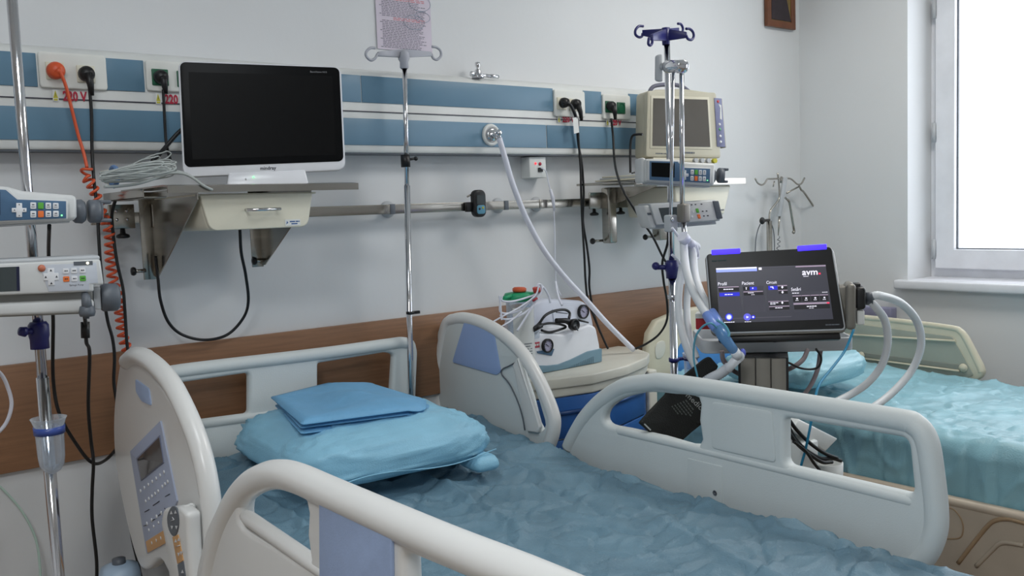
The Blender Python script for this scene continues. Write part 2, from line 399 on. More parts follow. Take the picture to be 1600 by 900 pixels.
# taps and outlets on the unit
def rosette(px, py):
    c = P(px, py, y=YU)
    MB().lathe((c.x, YU, c.z), [(.001, 0), (.036, 0), (.038, .004), (.036, .009), (.028, .011), (.026, .006), (.024, .006)], (0,-1,0), 32).build('outlet_rosette', HWHITE, hu)
    MB().lathe((c.x, YU, c.z), [(.024, .004), (.024, .013), (.018, .018), (.011, .018), (.011, .03), (.001, .03)], (0,-1,0), 24).build('gas_outlet', CHROME, hu)
rosette(766, 211)
tp = P(747, 120, y=-.045)
tap = thing('gas_tap', 'small chrome valve tap standing on top of the headwall unit', 'valve', (tp.x, -.045, ztop+.001))
MB().lathe((tp.x, -.045, ztop+.0), [(.02, 0), (.022, .004), (.014, .01), (.01, .016), (.011, .024), (.006, .03), (.006, .036), (.009, .04), (.008, .052), (.001, .054)], (0,0,1), 20).build('valve_body', CHROME, tap)
e = P(790, 122, y=-.045)
MB().cyl((tp.x-.03, -.045, ztop+.012), (tp.x+.055, -.045, ztop+.009), .006).lathe((tp.x-.028, -.045, ztop+.012), [(.009, 0), (.009, .006)], (1,0,0), 12).lathe((tp.x+.052, -.045, ztop+.009), [(.005, 0), (.007, .003), (.007, .034), (.004, .036)], (1,0,0), 12).build('spout', CHROME, tap)

# ============================================================ WALL THINGS
# instruction sheet
a = P(591, 0, y=-.002); b = P(675, 77, y=-.002)
PAPER = M('lilac paper', (214, 204, 218), .6, 0, .03)
ps = thing('printed_notice', 'lilac printed notice sheet taped to the wall above the drip pole hooks', 'notice', (a.x, -.003, b.z))
tl = P(592, -22, y=-.003); tr = P(673, -10, y=-.003); br = P(675, 77, y=-.003); bl = P(590, 76, y=-.003)
nf = Flat((bl.x, -.004, bl.z), (1,0,0), (0,0,1), br.x-bl.x, tl.z-bl.z)
nf.slab('paper', PAPER, ps, 0, 1, 0, 1, -.001, .0)
GRT = M('grey print', (120, 116, 130), .7); RDT = M('red print soft', (206, 120, 128), .7)
t1 = MB(); t2 = MB()
v = .83; i = 0
while v > .03:
    u0 = .1 if i % 5 else .06
    if i in (0, 1, 12, 13): nf.ticks(t2, .3, .88, v, v+.012, .0006, 8, .8)
    else: nf.ticks(t1, u0, .9-random.random()*.15, v, v+.011, .0006, 14, .82)
    v -= .0265; i += 1
t1.build('printed_lines', GRT, ps); t2.build('red_printed_lines', RDT, ps)
st = MB()
for (u, v_, r) in ((.68, .48, .19), (.84, .58, .14), (.8, .8, .2)):
    st.tube([nf.p(u+r*math.cos(k*PI/16), v_+r*.62*math.sin(k*PI/16), .0008) for k in range(32)], .0006, 4, closed=True)
st.build('round_stamps', M('stamp ink', (150, 170, 190), .7), ps)
# framed icon near the corner
tl = P(1199, -60, y=-.02); bl = P(1199, 40, y=-.02); br = P(1243, 50, y=-.02)
pf = thing('framed_picture', 'dark framed icon picture hanging high beside the room corner', 'picture', (bl.x, -.012, bl.z))
w_ = br.x-bl.x; h_ = .42; ff = Flat((bl.x, -.022, bl.z), (1,0,0), (0,0,1), w_, h_)
t = .03; ou = [(bl.x, bl.z), (br.x, bl.z), (br.x, bl.z+h_), (bl.x, bl.z+h_)]; inn = [(bl.x+t, bl.z+t), (br.x-t, bl.z+t), (br.x-t, bl.z+h_-t), (bl.x+t, bl.z+h_-t)]
plate('picture_frame', FRAMEW, pf, ou, [inn], .02, yframe(-.013), .004)
ff.slab('picture_panel', M('ochre paint', (128, 106, 62), .6, 0, .2, 20), pf, .1, .9, .05, .95, -.012, -.006)
ff.poly('painted_robe', M('dark robe paint', (52, 42, 48), .6, 0, .2, 20), pf, [(.17, .08), (.86, .08), (.74, .26), (.66, .38), (.6, .6), (.3, .62), (.18, .5)], -.006, -.004)
ff.poly('painted_hand', M('tan paint', (170, 140, 90), .6), pf, [(.34, .3), (.42, .3), (.42, .4), (.35, .4)], -.004, -.003)

# equipment rail on the wall
rr = thing('equipment_rail', 'horizontal stainless equipment rail below the headwall unit', 'wall rail', (1.6, -.04, 1.50))
RZ0, RZ1 = 1.497, 1.527
m_ = MB().bb(.66, 3.2, -.056, -.048, RZ0, RZ1).build('rail_bar', STEEL, rr, .001)
for px in (612, 785, 845):
    c = P(px, 318, y=-.03)
    MB().lathe((c.x, 0, 1.512), [(.001, .0), (.027, .0), (.027, .006), (.022, .010), (.013, .012), (.013, .046), (.001, .047)], (0,-1,0), 24).build('standoff', GREYL, rr)
for px in (612, 790, 845): 
    c = P(px, 318, y=-.052); MB().bb(c.x-.009, c.x+.009, -.0585, -.0475, RZ0-.001, RZ1+.001).build('joint_clip', GREYD if px != 845 else STEEL, rr, .001)
# little black meter on the rail
c = P(747, 318, y=-.075)
mt = thing('handheld_meter', 'small black handheld meter with blue keys hooked on the wall rail', 'meter', (c.x, -.06, c.z-.05))
mf = Flat((c.x-.024, -.088, c.z-.046), (1,0,0), (0,0,1), .050, .092)
o = plate('case', BLACK, mt, [Vector((q[0]*.05, q[1]*.092)) for q in mf.rrect(0, 1, 0, 1, .02)], [], .026, (mf.p(0,0,-.013), mf.u, mf.v, mf.n), .006)
mf.slab('display', LCD, mt, .2, .85, .48, .8, .0, .0012)
plate('keypad', M('meter keypad', (92, 150, 176), .5), mt, [Vector((q[0]*.05, q[1]*.092)) for q in mf.rrect(.18, .86, .12, .44, .008)], [], .0016, (mf.p(0,0,.0004), mf.u, mf.v, mf.n), .0004)
for (u, v_, mm) in ((.38, .3, INK), (.66, .34, YEL)): MB().lathe(mf.p(u, v_, .001), [(.004, 0), (.004, .001), (.0001, .0012)], (0,-1,0), 10).build('key', mm, mt)
MB().bb(c.x-.045, c.x-.02, -.075, -.058, RZ0-.003, RZ1-.001).build('rail_clip', BLACK, mt, .002)
cable('hook', [(c.x-.04, -.07, 1.545), (c.x-.02, -.065, 1.55), (c.x-.015, -.06, 1.535), (c.x-.005, -.062, 1.53)], .003, STEEL, mt)
# call box under the unit
xa = P(826, 260, y=-.045).x; xb = P(852, 260, y=-.045).x; z1 = P(838, 245, y=-.045).z; z0 = P(838, 278, y=-.045).z
cb = thing('call_box', 'small white nurse call box under the headwall unit beside the white hose', 'call box', ((xa+xb)/2, -.025, z0))
MB().bb(xa, xb, -.05, 0, z0, min(z1, zb-.001)).build('case', HWHITE, cb, .003)
cf = Flat((xa, -.0505, z0), (1,0,0), (0,0,1), xb-xa, z1-z0)
for nm, mat, u, v_, r in (('red_lamp', M('red lamp', (255, 60, 70), .4, emit=2.2), .35, .68, .004), ('red_button', RED, .62, .66, .006)):
    MB().lathe(cf.p(u, v_, 0), [(r, 0), (r, .002), (.0001, .003)], (0,-1,0), 12).build(nm, mat, cb)
cf.slab('jack', BLACK, cb, .5, .75, .28, .48, 0, .004)
cable('cord', [P(845, 262, y=-.058), P(853, 268, y=-.065), P(858, 290, y=-.07), P(864, 312, y=-.075), P(866, 340, y=-.075), P(867, 380, y=-.07), P(868, 430, y=-.08), P(872, 452, y=-.10), P(877, 462, y=-.13)], .0022, HOSE, cb)
MB().tube([P(860, 296, y=-.075), P(864, 310, y=-.075), P(866, 330, y=-.075)], [.005, .007, .004], 10).build('strain_plug', HOSE, cb)

# wall cables and coiled cords ------------------------------------------------
def plug(px, py, mat, parent, r=.0185, y=YU-.014, dx=0, L=.045):
    c = P(px, py, y=y)
    MB().lathe((c.x, y, c.z), [(.0001, 0), (r, 0), (r*1.02, .012), (r*.8, .024), (.0001, .026)], (0,-1,0), 20).build('plug', mat, parent)
    MB().tube([(c.x, y-.018, c.z), (c.x+dx, y-.02, c.z-L*.5), (c.x+dx*1.5, y-.018, c.z-L)], [.012, .0085, .0055], 10).build('plug_neck', mat, parent)
    return c
c = P(86, 111, y=-.1)
k = thing('coiled_power_cord', 'orange plug and coiled orange cord hanging beside the drip pole', 'power cord', (c.x, -.1, .95))
plug(86, 111, ORANGE, k, .021, L=.012, dx=.006)
st_ = [P(94, 112, y=-.108), P(103, 135, y=-.106), P(112, 170, y=-.104), P(122, 210, y=-.102), P(131, 240, y=-.11), P(136, 262, y=-.12)]
cable('straight_cord', st_, .0042, ORANGE, k)
def helix(path, R, r, pitch, name, mat, parent):
    pts = spline(path, 12); out = []; L = 0
    ln = [0]
    for i in range(1, len(pts)): ln.append(ln[-1]+(pts[i]-pts[i-1]).length)
    tot = ln[-1]; n = int(tot/pitch*12); j = 0
    for i in range(n+1):
        s = tot*i/n
        while j < len(ln)-2 and ln[j+1] < s: j += 1
        f = (s-ln[j])/max(1e-9, ln[j+1]-ln[j]); p = pts[j].lerp(pts[j+1], f); t = (pts[j+1]-pts[j]).normalized()
        a = Vector((1, 0, 0)); a = (a-t*a.dot(t)).normalized(); b = t.cross(a); an = 2*PI*s/pitch
        out.append(p+a*R*math.cos(an)+b*R*math.sin(an))
    return MB().tube(out, r, 7).build(name, mat, parent)
helix([P(136, 262, y=-.12), P(133, 275, y=-.12), P(140, 284, y=-.12), P(148, 300, y=-.12), P(158, 330, y=-.12), P(170, 360, y=-.115), P(172, 395, y=-.11), P(175, 430, y=-.11), P(184, 465, y=-.11), P(188, 495, y=-.11), P(192, 525, y=-.11), P(200, 553, y=-.11), P(204, 580, y=-.11), P(206, 640, y=-.11)], .0112, .0036, .0195, 'coil', ORANGE, k)
c = P(134, 116, y=-.1)
k = thing('black_power_cord', 'black plug and cord in the socket next to the orange plug', 'power cord', (c.x, -.1, .7))
plug(134, 116, RUBBER, k, .019, L=.055, dx=.004)
cable('cord', [P(140, 138, y=-.102), P(143, 180, y=-.1), P(144, 240, y=-.1), P(147, 283, y=-.12), P(152, 330, y=-.13), P(156, 400, y=-.14), P(162, 460, y=-.13), P(168, 500, y=-.12), P(176, 530, y=-.12), P(179, 560, y=-.12), P(178, 598, y=-.12), P(184, 638, y=-.12), P(190, 690, y=-.12), P(196, 760, y=-.12)], .0042, RUBBER, k)
c = P(250, 121, y=-.1)
k = thing('monitor_power_cord', 'black cord plugged into the green socket behind the big monitor', 'power cord', (c.x, -.1, 1.6))
plug(250, 121, RUBBER, k, .018, L=.045, dx=.004)
cable('cord', [P(255, 140, y=-.102), P(257, 180, y=-.1), P(259, 215, y=-.1), P(262, 235, y=-.11), P(270, 262, y=-.15)], .004, RUBBER, k)
cable('black_lead', [P(300, 190, y=-.12), P(278, 208, y=-.12), P(262, 226, y=-.12), P(250, 240, y=-.13), P(238, 252, y=-.15)], .0055, RUBBER).name = 'data_cable'
tag(bpy.data.objects['data_cable'], 'thick black cable slanting down behind the big monitor from the socket', 'cable')
c = P(180, 312, y=-.12)
tag(cable('long_black_cable', [P(182, 308, y=-.16), P(175, 333, y=-.13), P(177, 367, y=-.12), P(183, 410, y=-.125), P(192, 450, y=-.125), P(195, 483, y=-.125), P(198, 533, y=-.125), P(200, 560, y=-.125), P(194, 640, y=-.10), P(190, 700, y=-.08), P(193, 740, y=-.08), P(200, 784, y=-.08), P(206, 838, y=-.08), P(220, 900, y=-.1), P(224, 940, y=-.1)], .0042, RUBBER), 'black cable beside the coiled orange cord falling behind the bed', 'cable')
tag(cable('hanging_loop_cable', [P(243, 400, y=-.10), P(247, 437, y=-.10), P(251, 470, y=-.09), P(263, 503, y=-.07), P(285, 523, y=-.05), P(320, 531, y=-.045), P(355, 523, y=-.05), P(380, 497, y=-.07), P(388, 470, y=-.10), P(384, 430, y=-.13), P(377, 395, y=-.17), P(375, 362, y=-.2), P(374, 345, y=-.2)], .0042, RUBBER), 'black cable hanging in a wide loop under the monitor shelf', 'cable')
k = thing('pump_power_cable', 'black cable looping from the upper syringe pump down to the bed', 'cable', (.35, -.3, .8))
cable('cord', [P(77, 352, y=-.5), P(76, 400, y=-.35), P(80, 450, y=-.32), P(83, 500, y=-.3), P(83, 590, y=-.25), P(93, 647, y=-.25), P(120, 695, y=-.25), P(144, 723, y=-.25), P(166, 718, y=-.2), P(190, 690, y=-.12), P(205, 665, y=-.05)], .004, RUBBER, k)
k = thing('ferrite_cable', 'black cord with a ferrite block hanging from the lower syringe pump', 'cable', (.5, -.4, .5))
cable('cord', [P(132, 492, y=-.55), P(134, 510, y=-.5), P(135, 535, y=-.45), P(140, 553, y=-.4), P(138, 633, y=-.3), P(142, 687, y=-.26), P(146, 722, y=-.26), P(144, 767, y=-.25), P(144, 811, y=-.25), P(151, 878, y=-.25), P(150, 930, y=-.25)], .004, RUBBER, k)
MB().cyl(P(133, 503, y=-.5), P(133.5, 528, y=-.5), .009, 14).build('ferrite_block', BLACK, k)
tag(cable('white_tube', [P(-30, 560, y=-.3), P(0, 583, y=-.3), P(12, 605, y=-.3), P(18, 632, y=-.3), P(10, 660, y=-.3), P(-8, 680, y=-.3), P(-30, 690, y=-.3)], .0042, HOSE), 'white tube curving beside the drip pole over the wood band', 'tube')
tag(cable('pale_green_tube', [P(-25, 740, y=-.02), P(5, 765, y=-.02), P(35, 800, y=-.03), P(55, 840, y=-.04), P(62, 880, y=-.05), P(64, 930, y=-.06)], .003, M('pale green tube', (186, 210, 200), .4)), 'thin pale green tube against the lower wall behind the drip pole', 'tube')
# right group of cords
k = thing('twin_power_cords', 'pair of black cords with a white tag from the double socket', 'power cord', (2.3, -.1, .9))
plug(879, 161, RUBBER, k, .018, L=.01, dx=.01)
cable('plug_arm', [P(880, 161, y=-.105), P(890, 163, y=-.12), P(897, 175, y=-.11), P(902, 190, y=-.105)], .006, RUBBER, k)
plug(897, 163, RUBBER, k, .018, L=.06, dx=.012)
cable('cord', [P(903, 185, y=-.1), P(904, 220, y=-.09), P(907, 260, y=-.09), P(908, 300, y=-.09), P(910, 350, y=-.09), P(913, 400, y=-.09), P(915, 440, y=-.08), P(919, 470, y=-.06), P(930, 500, y=-.05), P(943, 530, y=-.06), P(950, 545, y=-.07)], .0042, RUBBER, k)
cable('second_cord', [P(902, 185, y=-.095), P(903, 220, y=-.085), P(909, 255, y=-.085), P(912, 300, y=-.085), P(911, 345, y=-.085), P(917, 385, y=-.085), P(921, 420, y=-.08), P(921, 450, y=-.06), P(928, 490, y=-.05), P(938, 520, y=-.06)], .0042, RUBBER, k)
MB().add([P(895, 184, y=-.112), P(903, 183, y=-.112), P(905, 207, y=-.112), P(897, 209, y=-.112)], [(0,1,2,3)]).build('paper_tag', HWHITE, k)
k = thing('shelf_power_cord', 'black cord from the green double socket crossing the small shelf', 'power cord', (2.5, -.1, 1.3))
plug(952, 166, RUBBER, k, .017, L=.05, dx=.008)
cable('cord', [P(955, 185, y=-.1), P(958, 215, y=-.1), P(960, 250, y=-.14), P(965, 275, y=-.28), P(975, 300, y=-.38), P(990, 325, y=-.4), P(1003, 345, y=-.4), P(1020, 370, y=-.4), P(1035, 400, y=-.4), P(1047, 420, y=-.4)], .0042, RUBBER, k)
tag(cable('hanging_black_cable', [P(1044, 350, y=-.5), P(1043, 380, y=-.5), P(1035, 410, y=-.48), P(1037, 440, y=-.45), P(1042, 470, y=-.4), P(1042, 500, y=-.35), P(1030, 522, y=-.3), P(1010, 537, y=-.25), P(993, 545, y=-.22)], .0042, RUBBER), 'black cable sagging from the pump stand to the bedside cabinet', 'cable')
k = thing('vacuum_hose', 'long white hose running from the round wall outlet to the bedside cabinet', 'hose', (2.0, -.1, 1.0))
cn = P(777, 211, y=-.12)
MB().cyl(P(770, 212, y=YU-.03), P(777, 211, y=-.125), .008, 14).cyl(P(777, 211, y=-.125), P(782, 205, y=-.13), .01, 14).build('connector', CHROME, k)
MB().cyl(P(778, 208, y=-.125), P(781, 218, y=-.125), .008, 14).build('elbow', CHROME, k)
cable('hose', [P(780, 216, y=-.125), P(790, 250, y=-.13), P(802, 290, y=-.14), P(822, 340, y=-.15), P(848, 388, y=-.16), P(880, 430, y=-.17), P(915, 468, y=-.18), P(950, 507, y=-.19), P(990, 547, y=-.21)], .0098, HOSE, k, 10, 14)

# ============================================================ SHELF 1, ITS DRAWER AND THE BIG MONITOR
def bracket(x, zt_, yfront, zbot, parent, xb=.05):
    """folded steel gusset: flange on the wall rail + triangular side plate"""
    b = MB().add([(x, -.058, zt_), (x, yfront, zt_), (x, yfront, zt_-.03), (x, -.075, zbot), (x, -.058, zbot)], [(0,1,2,3,4)])
    b.add([(x-.003, -.058, zt_), (x-.003, yfront, zt_), (x-.003, yfront, zt_-.03), (x-.003, -.075, zbot), (x-.003, -.058, zbot)], [(4,3,2,1,0)])
    b.add([(x, yfront, zt_), (x, yfront, zt_-.03), (x, -.075, zbot), (x-.003, -.075, zbot), (x-.003, yfront, zt_-.03), (x-.003, yfront, zt_)], [(0,1,4,5),(1,2,3,4)])
    o = b.build('bracket', STEEL, parent)
    MB().bb(x-.035, x, -.062, -.058, zbot-.005, zt_).build('bracket_flange', STEEL, parent, .001)
    return o
def knob_down(x, y, z, parent):
    MB().lathe((x, y, z), [(.0001, 0), (.006, 0), (.007, -.012), (.016, -.016), (.0175, -.022), (.012, -.025), (.0001, -.025)], (0,0,1), 18).build('clamp_knob', BLACK, parent)
def foot_knob(x, z, parent, L=.03):
    o = MB().cyl((x-L, -.066, z), (x+.005, -.066, z), .005, 12); o.build('spacer_rod', STEEL, parent)
    MB().lathe((x-L, -.066, z), [(.0001, -.004), (.010, -.002), (.012, .003), (.010, .008), (.0001, .009)], (1,0,0), 16).build('rubber_foot', BLACK, parent)
SZ = 1.585
s1 = thing('monitor_shelf', 'steel wall shelf on triangular brackets carrying the big monitor', 'shelf', (1.0, -.06, 1.35))
SYF = -.42
A = P(262, 297, y=SYF); B = P(560, 288, y=SYF)
sx0, sx1 = A.x, B.x
m = MB(); prof = [(-.062, SZ), (SYF+.03, SZ), (SYF, SZ-.003), (SYF, SZ-.020), (SYF+.003, SZ-.020), (SYF+.005, SZ-.006), (SYF+.032, SZ-.004), (-.062, SZ-.004)]
n = len(prof); m.add([(sx0, y, z) for y, z in prof]+[(sx1-.0, y, z) for y, z in prof], [tuple(range(n)), tuple(range(2*n-1, n-1, -1))]+[(i, i+n, (i+1)%n+n, (i+1)%n) for i in range(n)])
m.build('shelf_board', STEEL, s1)
MB().bb(sx0-.045, sx0+.01, -.38, -.062, SZ-.03, SZ-.026).build('side_tray', STEEL, s1, .001)
MB().bb(sx0-.045, sx0-.041, -.38, -.062, SZ-.03, SZ-.008).build('side_lip', STEEL, s1, .001)
bracket(.815, SZ-.006, -.40, 1.352, s1); bracket(1.118, SZ-.006, -.385, 1.365, s1)
for x in (.735, .845):
    MB().bb(x-.035, x+.03, -.072, -.064, 1.485, 1.548).build('clamp_plate', STEEL, s1, .002)
    q = MB()
    for i in (-1, 1):
        for j in (-1, 1): q.lathe((x-.003+i*.013, -.072, 1.52+j*.011), [(.0045, 0), (.004, .0025), (.0001, .003)], (0,-1,0), 8)
    q.build('clamp_screws', CHROME, s1); knob_down(x-.003, -.07, 1.485, s1)
foot_knob(.78, 1.372, s1); foot_knob(1.113, 1.378, s1, .028)
# drawer box hung below
DZ1 = SZ-.026; dr = bpy.data.objects.new('drawer', None); COL.objects.link(dr); dr.parent = s1; dr['label'] = 'cream plastic drawer with thin steel handle'
y = -.385
tl = P(318, 303, y=y); tr = P(489, 298, y=y); br = P(480, 357, y=y); bl = P(327, 361, y=y)
zt_ = SZ-.024; zb_ = bl.z; bx0, bx1 = bl.x, br.x
q = lambda yy, i0=0, i1=0, g=0: [(bx0-g+i0, yy, zb_), (bx1+g-i1, yy, zb_), (bx1+.018+g, yy, zt_), (bx0-.02-g, yy, zt_)]
MB().hexa(q(y+.004), q(-.09)).build('body', CREAM, dr, .014, bseg=3)
fo = [Vector((bx0+.0, zb_)), Vector((bx1, zb_)), Vector((bx1+.018, zt_)), Vector((bx0-.02, zt_))]
plate('drawer_front', CREAM, dr, fillet(fo, [.022, .022, .004, .004]), [], .012, yframe(y), .003)
MB().bb(bx0-.03, bx1+.028, y-.004, -.09, zt_-.004, zt_+.001).build('top_flange', CREAM, dr, .001)
h0 = P(389, 328, y=y-.025); h1 = P(435, 328, y=y-.025)
hz = h0.z
MB().tube([(h0.x, y-.005, hz+.001), (h0.x, y-.026, hz)], .0035, 10).tube([(h1.x, y-.005, hz+.001), (h1.x, y-.026, hz)], .0035, 10).tube([(h0.x-.006, y-.026, hz), (h1.x+.006, y-.026, hz)], .0038, 12).build('handle', CHROME, dr)
lf = Flat((P(446, 356, y=y-.007).x, y-.0065, P(446, 353, y=y-.007).z), (1,0,0), (0,0,1), .042, .016)
lb = lf.slab('maker_label', HWHITE, dr, 0, 1, 0, 1, 0, .0006)
tt = MB(); lf.ticks(tt, .3, .95, .55, .75, .0009, 2, .9); lf.ticks(tt, .4, .8, .2, .4, .0009, 1, .9); tt.add([lf.p(.06,.2,.0009), lf.p(.2,.5,.0009), lf.p(.12,.8,.0009)], [(0,1,2)])
tt.build('label_print', M('blue print', (60, 96, 150), .6), dr)

mc = Vector((1.03, -.27, 1.75))
mo = thing('patient_monitor', 'large white-framed patient monitor with a blank black screen on the steel shelf', 'monitor', (mc.x, mc.y, SZ))
mf = Face(mc, 20, 3, (277.5, 94), (533, 103.5), (540.5, 265.5), (286, 277))
def fplate(face, name, mat, parent, u0, u1, v0, v1, r, thick, off, bevel=.003, holes=()):
    """rounded panel following the face's own corners"""
    ring = face.rrect(u0, u1, v0, v1, r); n = len(ring); m = MB()
    k = [(0, -thick/2+bevel), (1, -thick/2), (1, thick/2), (0, thick/2-bevel)]
    lv = [(0, off-thick/2+bevel*0), ]
    cu = sum(p[0] for p in ring)/n; cv = sum(p[1] for p in ring)/n
    def lay(sh, w):
        su = 1-sh*2/(face.w*(u1-u0)); sv = 1-sh*2/(face.h*(v1-v0)); return [face.p(cu+(a-cu)*su, cv+(b-cv)*sv, w) for a, b in ring]
    L = [lay(bevel, off-thick/2), lay(0, off-thick/2+bevel), lay(0, off+thick/2-bevel), lay(bevel*.3, off+thick/2-bevel*.3), lay(bevel, off+thick/2)]
    vs = [p for l in L for p in l]; fs = [tuple(range(n))[::-1], tuple(range(4*n, 5*n))]
    for i in range(4): fs += [(i*n+j, i*n+(j+1)%n, (i+1)*n+(j+1)%n, (i+1)*n+j) for j in range(n)]
    m.add(vs, fs, True); o = m.build(name, mat, parent); o.data.set_sharp_from_angle(angle=math.radians(40)); return o
fplate(mf, 'housing', GLOSSW, mo, 0, 1, 0, 1, .022, .03, -.015, .005)
fplate(mf, 'screen_glass', SCREEN, mo, .012, .987, .085, .985, .014, .003, .0005, .0008)
mf.slab('display', M('blank display', (9, 10, 12), .4, 0, .02, 3, 0, 60, .15), mo, .06, .94, .15, .90, .0018, .0024)
mf.slab('rear_housing', GREYL, mo, .12, .88, .1, .85, -.075, -.028, .012)
mf.text('maker_name', 'mindray', INK, mo, .462, .56, .022, .065, .0008, .02)
mf.text('model_name', 'BeneVision N15', M('dim print', (150, 152, 156), .5), mo, .80, .905, .928, .944, .003, .0)
b0 = mf.p(.30, -.02, -.02); 
mbase = MB(); f = mf
zq = SZ+.0005
def atz(p, z): return Vector((p.x, p.y, z))
top_ = [f.p(.27, .02, .002), f.p(.74, .02, .002), f.p(.74, .02, -.06), f.p(.27, .02, -.06)]; bot = [atz(f.p(.255, -.08, .012), zq), atz(f.p(.755, -.08, .012), zq), atz(f.p(.755, -.08, -.09), zq), atz(f.p(.255, -.08, -.09), zq)]
MB().hexa(bot, top_).build('stand_base', GLOSSW, mo, .004)
MB().ball(f.p(.417, -.028, .009), .0022, (1,1,1), 8).build('power_light', M('green lamp', (120, 255, 150), .4, emit=3), mo)
MB().ball(f.p(.37, -.045, .010), .0025, (1,.4,1), 8).build('power_button', GREYL, mo)

# coiled leads lying on the shelf's end
k = thing('lead_cable_bundle', 'coiled bundle of thin grey monitor leads with a blue strap on the shelf end', 'cables', (.70, -.25, SZ))
rnd = random.Random(7)
def loop(cx0, cy0, cx1, cy1, wd, yy, r, mat=GREYC, nm='lead_loop'):
    pts = []
    for i in range(20):
        a = 2*PI*i/20; t = .5-.5*math.cos(a); s = math.sin(a)
        px = cx0+(cx1-cx0)*t + rnd.uniform(-1.2, 1.2); py = cy0+(cy1-cy0)*t + s*wd*(.4+.6*t) + rnd.uniform(-.8, .8)
        pts.append(P(px, py, y=yy+.012*math.cos(a+yy*50)))
    pts.append(pts[0]); MB().tube(spline(pts, 4), r, 6).build(nm, mat, k)
for i in range(24):
    loop(158+rnd.uniform(-4, 8), 279+rnd.uniform(-9, 7), 268+rnd.uniform(-14, 8), 260+rnd.uniform(-9, 12), rnd.uniform(5, 11) , -.22-.012*i, rnd.choice((.0016, .0018, .0022)))
loop(200, 262, 267, 240, 9, -.2, .0019); loop(205, 258, 250, 246, 5, -.3, .0017)
MB().tube([P(*((178+6*math.cos(t_)+(-3 if math.sin(t_)<0 else 3)*0, 276+15*math.sin(t_))), y=-.33-.03*math.cos(t_)) for t_ in [2*PI*i_/20 for i_ in range(20)]], .0055, 8, closed=True).build('blue_strap', M('blue strap', (96, 128, 172), .6), k)
cable('thick_lead', [P(163, 292, y=-.42), P(185, 291, y=-.41), P(215, 287, y=-.41), P(245, 278, y=-.40), P(265, 271, y=-.40), P(285, 271, y=-.41), P(300, 277, y=-.42), P(318, 290, y=-.428), P(332, 297, y=-.428)], .0034, GREYC, k)
cable('thick_lead', [P(190, 281, y=-.33), P(225, 277, y=-.33), P(255, 268, y=-.33), P(278, 268, y=-.33), P(292, 272, y=-.32)], .0030, GREYC, k)
for i in range(5):
    q = P(158+i*3, 270+i*5, y=-.25-.01*i); MB().cyl(q, q+Vector((.02, -.01, .004)), .004, 8).build('lead_connector', CREAM, k)

